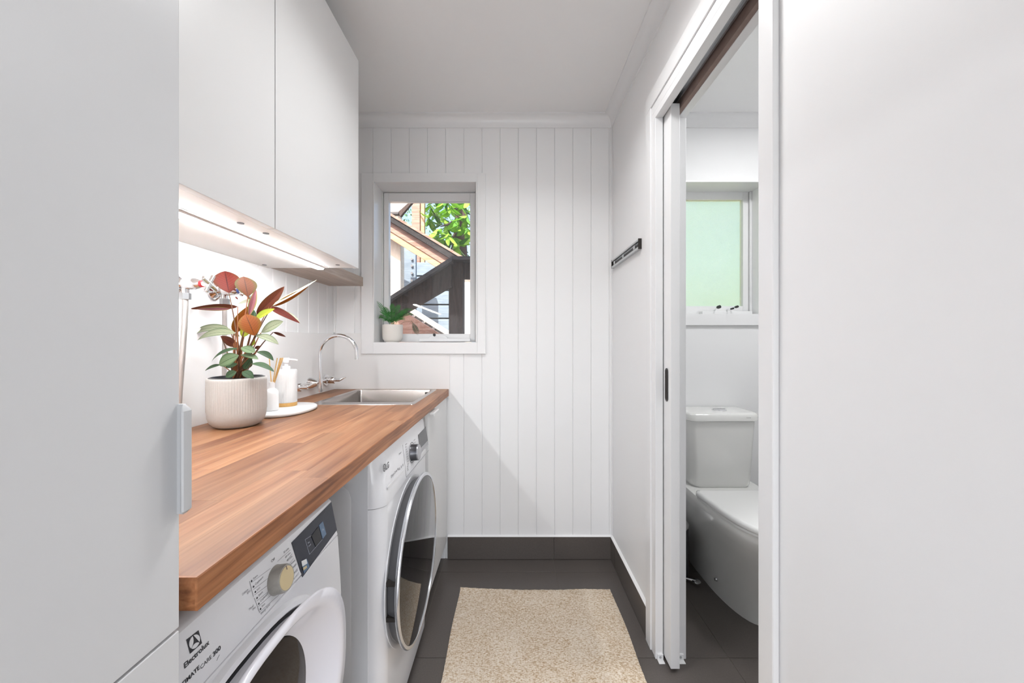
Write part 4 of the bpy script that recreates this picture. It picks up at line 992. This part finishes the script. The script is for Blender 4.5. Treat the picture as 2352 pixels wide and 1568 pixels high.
LM['lime'] = leaf_mat('leaf_lime', srgb(190, 200, 72), srgb(150, 160, 50), srgb(170, 120, 50), srgb(160, 100, 40), srgb(160, 190, 50))
LM['white'] = leaf_mat('leaf_pale_white', srgb(232, 236, 214), srgb(190, 206, 160), srgb(160, 92, 48), srgb(140, 80, 40), srgb(214, 226, 170), veinw=.6)
LM['pale'] = leaf_mat('leaf_pale_green', srgb(178, 184, 152), srgb(86, 108, 72), srgb(112, 64, 50), srgb(124, 80, 56), srgb(108, 130, 90), dim=.45)
LM['green'] = leaf_mat('leaf_green', srgb(128, 150, 112), srgb(56, 82, 50), srgb(110, 70, 54), srgb(96, 84, 60), srgb(74, 104, 66))
LM['dark'] = leaf_mat('leaf_dark_green', srgb(84, 110, 80), srgb(40, 62, 40), srgb(84, 60, 46), srgb(80, 70, 50), srgb(56, 84, 52))
M['stem'] = mat('plant_stem', srgb(150, 92, 52), 0.6, var=.3, vscale=60)
M['stemdark'] = mat('plant_stem_dark', srgb(104, 70, 46), 0.6, var=.3, vscale=60)

def leaf_mesh(base, tip, width, nrm, bend=0.0, fold=0.25, peak=0.45, nu=8, nv=16, wave=0.0):
    base, tip, nrm = Vector(base), Vector(tip), Vector(nrm)
    ax = tip - base; Ln = ax.length; t_ = ax.normalized()
    n_ = (nrm - t_ * nrm.dot(t_)).normalized(); s_ = t_.cross(n_)
    mb = MB(); mb.uv = []
    for j in range(nv + 1):
        v = j / nv
        # outline: rounded at the base, drawn out to a tip
        p = math.log(0.5) / math.log(peak); w = math.sin(math.pi * min(1, v ** p)) ** .75 if 0 < v < 1 else 0.0
        w = max(w, .012) * width / 2
        ctr = base + ax * v + n_ * (bend * Ln * 4 * v * (1 - v))
        for i in range(nu + 1):
            u = -1 + 2 * i / nu
            off = abs(u) * fold * w + wave * w * math.sin(v * 14 + u * 2) * abs(u)
            mb.v.append(ctr + s_ * (u * w * math.cos(math.atan(fold))) + n_ * off); mb.uv.append((i / nu, v))
    W2_ = nu + 1
    for j in range(nv):
        for i in range(nu): mb.f.append((j*W2_+i, j*W2_+i+1, (j+1)*W2_+i+1, (j+1)*W2_+i))
    return mb
def zp(zx, zy, dy=0.0): return at(400 + zx * .2679, 580 + zy * .2679, PY + dy)
ZU = .2679 * PY / F
CAMD = Vector((PX, PY, 0)).normalized()
TOC = Vector((-PX, -PY, .05)).normalized()       # towards the viewer
SIDE = Vector((-TOC.y, TOC.x, 0)).normalized()   # image right... sign handled by normals
UPV = Vector((0, 0, 1))
# (base, tip, width, kind, normal, bend, fold, dyb, dyt, peak)
front = TOC
leaves = [
 ((470,345), (435,158), 190, 'red',   front + UPV*.1, .03, .18, -.01, .00, .53),
 ((632,378), (596,205), 165, 'olive', front + SIDE*.2, .03, .2, .00, .01, .54),
 ((642,535), (702,318), 62, 'purple', front - UPV*.1, .02, .5, -.02, .00, .45),
 ((545,462), (130,482), 56, 'brown', front - UPV*.55, -.06, .25, .01, -.02, .40),
 ((480,482), (185,484), 34, 'purple', front - UPV*.3, -.04, .2, .00, -.03, .40),
 ((512,682), (672,440), 105, 'orange', front + UPV*.1, .04, .25, .01, .03, .38),
 ((690,712), (612,530), 160, 'orange', front + UPV*.1, .05, .2, -.045, -.04, .52),
 ((706,530), (945,290), 92, 'brown', front - UPV*.2, .05, .3, .01, .02, .45),
 ((845,456), (1226,232), 78, 'white', front*.6 + UPV*.8, -.03, .4, .00, .00, .35),
 ((850,458), (1150,290), 50, 'orange', front - UPV*.6, .02, .2, .012, .012, .4),
 ((698,572), (862,482), 66, 'lime', front + UPV*.6, .06, .25, .00, .00, .45),
 ((815,465), (1080,606), 62, 'red', front + UPV*.2, .05, .35, .01, .00, .40),
 ((925,500), (1080,607), 40, 'white', front + UPV*.6, .08, .2, .015, .005, .50),
 ((745,686), (935,590), 118, 'pale', front*.8 + UPV*.8, .04, .15, -.01, .00, .52),
 ((700,706), (895,786), 82, 'pale', front*.8 + UPV, .08, .2, -.03, -.03, .45),
 ((583,722), (645,612), 72, 'lime', front + UPV*.1, .03, .3, -.005, .005, .45),
 ((470,650), (105,732), 100, 'pale', front*.9 + UPV, .14, .15, .03, .01, .40),
 ((527,690), (198,752), 104, 'pale', front*.9 + UPV, .14, .15, -.02, -.04, .42),
 ((400,715), (556,805), 75, 'brown', front - UPV*.3, .02, .2, .01, .00, .55),
 ((682,412), (540,442), 54, 'white', front*.8 + UPV*.7, .03, .25, .02, .02, .40),
 ((548,402), (524,376), 14, 'red', front, 0, .2, .02, .02, .5),
 ((692,858), (573,812), 88, 'green', front*.8 + UPV*.8, .06, .15, -.05, -.055, .48),
 ((556,880), (384,965), 112, 'green', front + UPV*.6, .08, .12, -.05, -.06, .50),
 ((548,822), (320,936), 68, 'dark', front*.6 + UPV, .12, .2, -.02, -.03, .45),
 ((570,876), (722,915), 66, 'green', front*.7 + UPV, .08, .15, -.055, -.05, .52),
 ((708,850), (852,926), 66, 'dark', front*.7 + UPV, .14, .2, -.03, -.03, .48),
 ((664,952), (858,1022), 58, 'dark', front*.8 + UPV, .12, .15, -.06, -.07, .45),
 ((400,962), (264,1014), 46, 'dark', front*.7 + UPV, .10, .15, -.02, -.03, .45),
 ((535,1020), (442,1068), 62, 'dark', front + UPV*.5, .12, .15, -.06, -.065, .45),
 ((586,1018), (682,1078), 66, 'dark', front + UPV*.4, .12, .15, -.065, -.07, .50),
 ((598,1000), (662,905), 72, 'dark', front + UPV*.2, .02, .2, -.03, -.02, .5),
 ((545,955), (440,980), 50, 'dark', front + UPV*.4, .06, .2, -.02, -.02, .5),
 ((850,682), (958,722), 26, 'brown', front + UPV*.2, .06, .2, .01, .01, .5),
 ((690,740), (668,800), 26, 'lime', front, .0, .2, .00, .00, .5),
 ((505,700), (560,720), 30, 'green', front + UPV, .08, .2, .02, .02, .5),
 ((735,800), (690,822), 26, 'brown', front, .0, .2, .0, .0, .5),
 ((240,632), (160,660), 30, 'white', front + UPV, .1, .2, .045, .03, .5),
 ((690,600), (672,480), 46, 'dark', front + UPV*.1, .02, .3, .03, .035, .5),
]
crown = Vector((PX, PY, WZ + .128))
for k, (b, t, w, kind, n_, bend, fold, dyb, dyt, pk) in enumerate(leaves):
    bp_, tp_ = zp(*b, dyb), zp(*t, dyt)
    cl.part('leaf', leaf_mesh(bp_, tp_, w * ZU * 1.0, n_, bend, fold, pk), LM[kind], smooth=180)
    if k in (9, 12, 4, 20, 36): continue
    # stem from the crown up to the leaf
    a0 = crown + Vector((rnd.uniform(-.016, .016), rnd.uniform(-.016, .016), -.004))
    mid = a0.lerp(bp_, .55) + Vector((0, 0, .014)) + (a0 - bp_) * .0
    mid.x = a0.x + (bp_.x - a0.x) * .42; mid.y = a0.y + (bp_.y - a0.y) * .42
    pts = []
    for q in range(9):
        s = q / 8; pts.append(a0 * (1 - s) ** 2 + mid * 2 * s * (1 - s) + bp_ * s * s)
    hgt = bp_.z - crown.z
    r0 = .0030 if hgt > .12 else .0018
    cl.part('stem', MB().tube(pts, [r0 + (.0011 - r0) * (q / 8) for q in range(9)], 8), M['stem'] if k % 2 else M['stemdark'], smooth=60)

# ------------------------------------------------------------------ FERN ON THE SILL
FX, FY, FZ = -.662, D + .060, W1[2]
fe = Thing('potted_fern', 'small green fern in a smooth cream pot on the window sill', 'plant', (FX, FY, FZ))
fe.part('pot', MB().lathe((FX, FY, FZ), [(.036, 0), (.037, .004), (.044, .006), (.051, .016), (.054, .034), (.055, .094), (.0535, .097), (.051, .096), (.050, .08)], 56), M['potsmall'], smooth=60)
fe.part('soil', MB().lathe((FX, FY, FZ + .076), [(.050, 0), (.05, .006), (.02, .010)], 32), M['soil'], smooth=60)
M['fern'] = mat('fern_green', srgb(44, 104, 50), .5, var=.35, vscale=50)
M['fern'] = mat('fern_green', srgb(58, 128, 56), .5, var=.35, vscale=50)
M['ferndark'] = mat('fern_dark', srgb(52, 66, 36), .5, var=.3, vscale=50)
def frond(p0, p1, sag, width, n, m):
    p0, p1 = Vector(p0), Vector(p1); mb = MB(); pts = []
    for k in range(n + 1):
        s = k / n; pts.append(p0.lerp(p1, s) + Vector((0, 0, sag * 4 * s * (1 - s))))
    mb.tube(pts, [.0011 * (1 - .6 * k / n) for k in range(n + 1)], 5)
    st_ = int(n * .25)
    for k in range(st_, n + 1):
        s = (k - st_) / (n - st_); t_ = (pts[k] - pts[k-1]).normalized(); sd = t_.cross(Vector((.25, -.75, .6)).normalized()).normalized()
        ln = width * (math.sin(math.pi * (.12 + .84 * s)) ** .8)
        for sg in (-1, 1):
            d_ = (sd * sg + t_ * .55).normalized(); nn = d_.cross(t_).normalized()
            q = pts[k]; e = q + d_ * ln + Vector((0, 0, -.12 * ln)); wv = t_ * ln * .18
            mid = q + d_ * ln * .5
            # toothed leaflet: three lobes a side
            mb.add([q, mid * .5 + q * .5 + wv, mid + wv * .45, mid + d_ * ln * .12 + wv * 1.05, e * .7 + mid * .3 + wv * .3, e,
                    e * .7 + mid * .3 - wv * .3, mid + d_ * ln * .12 - wv * .9, mid - wv * .45, mid * .5 + q * .5 - wv],
                   [(0, 1, 2, 8, 9), (2, 3, 4, 6, 7, 8), (4, 5, 6)])
    return mb
fr_list = [((866, 692), .012), ((866, 730), .030), ((880, 705), .020), ((900, 697), .02), ((918, 700), .02), ((936, 716), .03), ((948, 712), .035), ((950, 722), .03), ((888, 722), .03),
           ((905, 716), .03), ((925, 726), .03), ((930, 735), .03), ((880, 738), .03), ((912, 740), .03), ((895, 742), .03), ((872, 716), .025)]
for k, ((px, py), sag) in enumerate(fr_list):
    yy = FY + (-.05 if k % 3 == 0 else (.0 if k % 3 == 1 else -.025))
    e = at(px, py, yy)
    fe.part('frond', frond((FX + rnd.uniform(-.012, .012), FY + rnd.uniform(-.01, .01), FZ + .084), e, sag, .019, 17, M['fern']), M['fern'])
s1 = at(945, 738, FY); e1 = at(960, 768, FY - .01)
fe.part('runner', MB().tube([(FX + .03, FY, FZ + .09), at(930, 738, FY), s1], .0007, 6), M['ferndark'])
fe.part('frond', frond(s1 + Vector((0, 0, .004)), e1, .004, .021, 14, M['ferndark']), M['ferndark'], label='darker frond hanging over the rim')

# ------------------------------------------------------------------ OUTSIDE THE WINDOW
gd = new_obj('yard_ground', MB().box(-9, 9, D + .14, 16, -.6, -.45), M['ground'], None, (0, 6, -.5)); gd['kind'] = 'structure'
ZG = -.45
def bar(pxs, Y, depth, grow=0):      # prism with the outline pxs at distance Y, thickness depth going back
    pts = [at(px, py, Y) for px, py in pxs]; return MB().prism(pts, (0, 0, 0), (0, depth, 0))
# near dark stair rail
r1 = Thing('stair_railing', 'dark weathered timber stair railing just outside the window', 'railing', at(1047, 784, 2.75).xyz * 1.0 - Vector((0, 0, HC + .45)))
p0 = at(1030.5, 590, 2.75); p1 = at(1063, 590, 2.75)
r1.part('post', MB().box(p0.x, p1.x, 2.75, 2.865, ZG, p0.z - .02), M['dark_timber'], bevel=.004)
r1.part('rail_board', bar([(1036, 600), (860, 712), (860, 762), (1036, 658)], 2.72, .035), M['dark_timber'])
r1.part('cap_board', MB().prism([at(1038, 588.5, 2.66), at(858, 704, 2.66), at(858, 713, 2.66), at(1038, 599, 2.66)], (0, 0, 0), (0, .15, 0)), M['dark_cap'])
r1.part('rail_board', bar([(1060, 596), (1240, 596), (1240, 640), (1060, 640)], 2.79, .04), M['dark_timber'])
r1.part('cap_board', MB().prism([at(1034, 588, 2.68), at(1240, 588, 2.68), at(1240, 596, 2.68), at(1034, 596, 2.68)], (0, 0, 0), (0, .2, 0)), M['dark_cap'])
r1.part('post', MB().box(at(1230, 0, 2.75).x, at(1262, 0, 2.75).x, 2.75, 2.865, ZG, p0.z - .02), M['dark_timber'], bevel=.004)
# sunlit upper flight
r2 = Thing('upper_stair_railing', 'sunlit pinkish timber stair railing sloping down behind the dark one', 'railing', at(980, 784, 3.6) - Vector((0, 0, HC + .45)))
r2.part('cap_board', bar([(800, 431), (1062, 588), (1062, 594), (800, 437)], 3.55, .16), M['pink_timber'])
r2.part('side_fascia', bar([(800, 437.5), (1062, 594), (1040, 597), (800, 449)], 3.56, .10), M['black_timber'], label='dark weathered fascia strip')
r2.part('rail_board', bar([(800, 449), (1040, 597), (1018, 606), (800, 471)], 3.60, .04), M['pink_timber'])
r2.part('lower_board', bar([(800, 472), (1018, 606.5), (1000, 612), (800, 488)], 3.61, .04), M['tan_timber'])
q0, q1 = at(890, 530, 3.75), at(920, 530, 3.75)
r2.part('post', MB().box(q0.x - .03, q1.x, 3.75, 3.88, ZG, q0.z + .06), M['cream_timber'], bevel=.004, label='cream painted post')
q0, q1 = at(1067, 600, 3.7), at(1082, 600, 3.7)
r2.part('post', MB().box(q0.x, q1.x, 3.7, 3.8, ZG, at(0, 640, 3.7).z + .1), M['cream_timber'], bevel=.004, label='cream painted post')
# lower flight stringers
r3 = Thing('stair_stringer', 'pale timber stair stringers with bolt heads low in the window view', 'stairs', at(990, 784, 3.2) - Vector((0, 0, HC + .45)))
r3.part('stringer', bar([(800, 636), (1060, 797), (1060, 860), (800, 760)], 3.20, .045), M['pink_timber'])
r3.part('stringer', bar([(860, 652), (1080, 791), (1080, 803), (860, 666)], 3.40, .045), M['cream_timber'])
for px_ in (840, 1075):
    a = at(px_, 784, 3.23); r3.part('leg', MB().box(a.x - .05, a.x + .05, 3.246, 3.39, ZG, 1.05 if px_ > 1000 else 1.3), M['pink_timber'])
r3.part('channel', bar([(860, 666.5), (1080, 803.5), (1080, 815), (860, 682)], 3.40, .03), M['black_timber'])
for px, py in ((973, 741), (997, 754), (950, 727)):
    p = at(px, py, 3.38); r3.part('bolt', MB().cyl(p + Vector((0, .03, 0)), p - Vector((0, .02, 0)), .013, n=8), M['alu'])
# blue-grey fence of boards
fn = Thing('board_fence', 'blue-grey painted fence of wide horizontal boards beyond the stairs', 'fence', (-.8, 4.66, ZG))
zc = [at(0, py, 4.6).z for py in (601, 634, 667, 700, 731.5, 765, 800, 835, 870)]
for a, b in zip(zc[:-1], zc[1:]):
    fn.part('board', MB().box(-2.8, .25, 4.60 + rnd.uniform(0, .012), 4.64, b + .012, a - .006), M['blue_timber'], bevel=.004)
fn.part('backing', MB().box(-2.8, .25, 4.65, 4.67, ZG, zc[0] - .02), M['dark_cap'])
fp = Thing('bolted_board', 'upright blue-grey board with bolt heads between the cream post and the fence', 'board', at(940, 784, 4.2) - Vector((0, 0, HC + .45)))
a, b = at(924, 574, 4.2), at(955, 574, 4.2)
fp.part('panel', MB().box(a.x, b.x, 4.2, 4.25, ZG, a.z), M['blue_timber'], bevel=.004)
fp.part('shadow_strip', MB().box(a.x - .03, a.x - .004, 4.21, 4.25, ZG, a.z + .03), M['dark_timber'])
for py in (595, 610, 627, 644): 
    p = at(946, py, 4.19); fp.part('bolt', MB().cyl(p + Vector((0, .012, 0)), p - Vector((0, .008, 0)), .014, n=8), M['alu'])
# pink post behind
pp = Thing('timber_post', 'weathered pink-brown double timber post rising behind the sloping rail', 'post', at(958, 784, 5.0) - Vector((0, 0, HC + .45)))
a, b, c = at(945.5, 400, 5.0), at(964.5, 400, 5.0), at(974, 400, 5.0)
pp.part('post', MB().box(a.x, b.x, 5.0, 5.1, ZG, a.z + .4), M['pink_timber'], bevel=.005)
pp.part('batten', MB().box(b.x + .004, c.x, 5.02, 5.08, ZG, a.z + .4), M['tan_timber'], bevel=.004)
# neighbour's small pitched cap
gb = Thing('post_box', 'small pale pitched roof on a cream post at the top left of the window', 'roof', at(915, 784, 4.4) - Vector((0, 0, HC + .45)))
gb.part('roof_panel', MB().prism([at(880, 486, 4.3), at(915, 486, 4.3), at(945, 459, 4.3), at(905, 445, 4.3)], (0, 0, 0), (0, .05, 0)), M['cream_timber'])
gb.part('fascia', bar([(880, 486), (917, 486), (914, 491), (880, 491)], 4.29, .08), M['dark_cap'])
gb.part('fascia', bar([(915, 487), (945, 459), (951, 459), (919, 497)], 4.29, .05), M['dark_timber'])
a, b = at(885, 495, 4.45), at(918, 495, 4.45)
gb.part('post', MB().box(a.x, b.x, 4.45, 4.55, ZG, a.z + .02), M['cream_timber'])

# tree with large glossy leaves
te = Thing('broadleaf_tree', 'tree with large glossy bright green leaves and a dark trunk beyond the railing', 'tree', (at(1058, 784, 5.75).x, 5.75, ZG))
tp = [at(1060, 900, 5.75), at(1060, 650, 5.75), at(1056, 560, 5.75), at(1060, 500, 5.75), at(1050, 440, 5.75), at(1052, 380, 5.75)]
tp[0].z = ZG
te.part('trunk', MB().tube(tp, [.15, .118, .11, .105, .10, .08], 16), M['bark'], smooth=60)
for (a, b, c) in (((1056, 560), (1035, 600), (1036, 570)), ((1055, 470), (1010, 455), (985, 470)), ((1058, 500), (1030, 515), (1012, 520)), ((1052, 440), (1075, 455), (1085, 470)), ((1056, 520), (1040, 545), (1037, 585))):
    te.part('branch', MB().tube([at(*a, 5.7), at(*b, 5.45), at(*c, 5.2)], [.03, .018, .008], 8), M['bark'], smooth=60)
LM['tree'] = leaf_mat('leaf_glossy', srgb(122, 178, 52), srgb(176, 214, 96), srgb(150, 190, 76), srgb(130, 176, 60), srgb(104, 160, 44), veinw=.5, gloss=.22, trans=.3, dim=1.0)
LM['tree2'] = leaf_mat('leaf_glossy_dark', srgb(70, 124, 48), srgb(110, 160, 70), srgb(96, 146, 60), srgb(84, 130, 52), srgb(56, 104, 40), veinw=.5, gloss=.22, trans=.25, dim=1.0)
base_l = []
for kind in ('tree', 'tree2'):
    for v in range(3):
        mb = leaf_mesh((0, 0, 0), (0, 0, -1), .27 + .05 * v, (0, -1, .3), .05 + .05 * v, .22, .48, 4, 8)
        me_o = new_obj('tmp', mb, LM[kind], None, (0, 0, 0), smooth=180); base_l.append(me_o.data); bpy.data.objects.remove(me_o)
clusters = [(1000, 480, 9), (1018, 500, 10), (985, 500, 8), (1005, 525, 9), (1035, 475, 9), (1060, 470, 9), (1050, 500, 8), (1030, 535, 9), (1015, 550, 7), (1068, 520, 8), (1045, 545, 8), (990, 470, 6), (1072, 495, 7), (1025, 455, 8), (1075, 455, 6), (960, 480, 1), (1000, 545, 5), (1052, 565, 5), (1022, 520, 8), (1040, 440, 8), (1000, 440, 8), (1080, 545, 5)]
def add_leaf(c, ln, dirv, roll, me):
    o = bpy.data.objects.new('leaf', me); COL.objects.link(o); o.parent = te.o
    q = Vector(dirv).normalized().to_track_quat('-Z', 'Y')
    o.rotation_mode = 'QUATERNION'; o.rotation_quaternion = q @ Matrix.Rotation(roll, 4, 'Z').to_quaternion()
    o.scale = (ln, ln, ln); o.location = Vector(c) - te.loc
nleaf = 0
for cx_, cy_, n in clusters:
    Y = rnd.uniform(4.95, 5.5); c = at(cx_, cy_, Y)
    for k in range(n):
        a = 2 * math.pi * k / n + rnd.uniform(-.4, .4)
        dv = Vector((math.cos(a) * .9, math.sin(a) * .8, -.55 + rnd.uniform(-.6, .35)))
        add_leaf(c, rnd.uniform(.18, .28), dv, rnd.uniform(-.7, .7), base_l[rnd.choice((0, 1, 2, 0, 1, 3, 4))]); nleaf += 1
# distant foliage, too fine to count
bg = MB()
for k in range(9000):
    x = rnd.uniform(-3.6, 1.6); z = rnd.uniform(-.4, 4.2); yv = 7.2 + 1.3 * rnd.random() + .3 * math.sin(x * 3) * math.sin(z * 2.7)
    s = rnd.uniform(.04, .09); p = Vector((x, yv, z)); d1 = Vector((rnd.uniform(-1, 1), rnd.uniform(-1, .2), rnd.uniform(-1, 1))).normalized(); d2 = d1.orthogonal().normalized()
    bg.add([p, p + d1 * s * .5 + d2 * s * .25, p + d1 * s, p + d1 * s * .5 - d2 * s * .25], [(0, 1, 2, 3)])
M['bgleaf'] = mat('distant_foliage', srgb(128, 168, 110), .6, var=.5, vscale=4)
hedge = new_obj('distant_foliage', bg, M['bgleaf'], None, (0, 7.5, ZG)); hedge['kind'] = 'stuff'; tag(hedge, 'mass of small pale green leaves far behind the stairs', 'foliage')
# green hedge close behind the obscure toilet window
bg2 = MB()
for k in range(5000):
    x = rnd.uniform(.7, 3.6); z = rnd.uniform(-.4, 3.2); yv = 4.0 + .6 * rnd.random()
    s = rnd.uniform(.05, .10); p = Vector((x, yv, z)); d1 = Vector((rnd.uniform(-1, 1), rnd.uniform(-1, .2), rnd.uniform(-1, 1))).normalized(); d2 = d1.orthogonal().normalized()
    bg2.add([p, p + d1 * s * .5 + d2 * s * .25, p + d1 * s, p + d1 * s * .5 - d2 * s * .25], [(0, 1, 2, 3)])
hedge2 = new_obj('garden_hedge', bg2, M['bgleaf'], None, (2, 4.3, ZG)); hedge2['kind'] = 'stuff'; tag(hedge2, 'blurred green hedge behind the obscure glass of the toilet window', 'hedge')
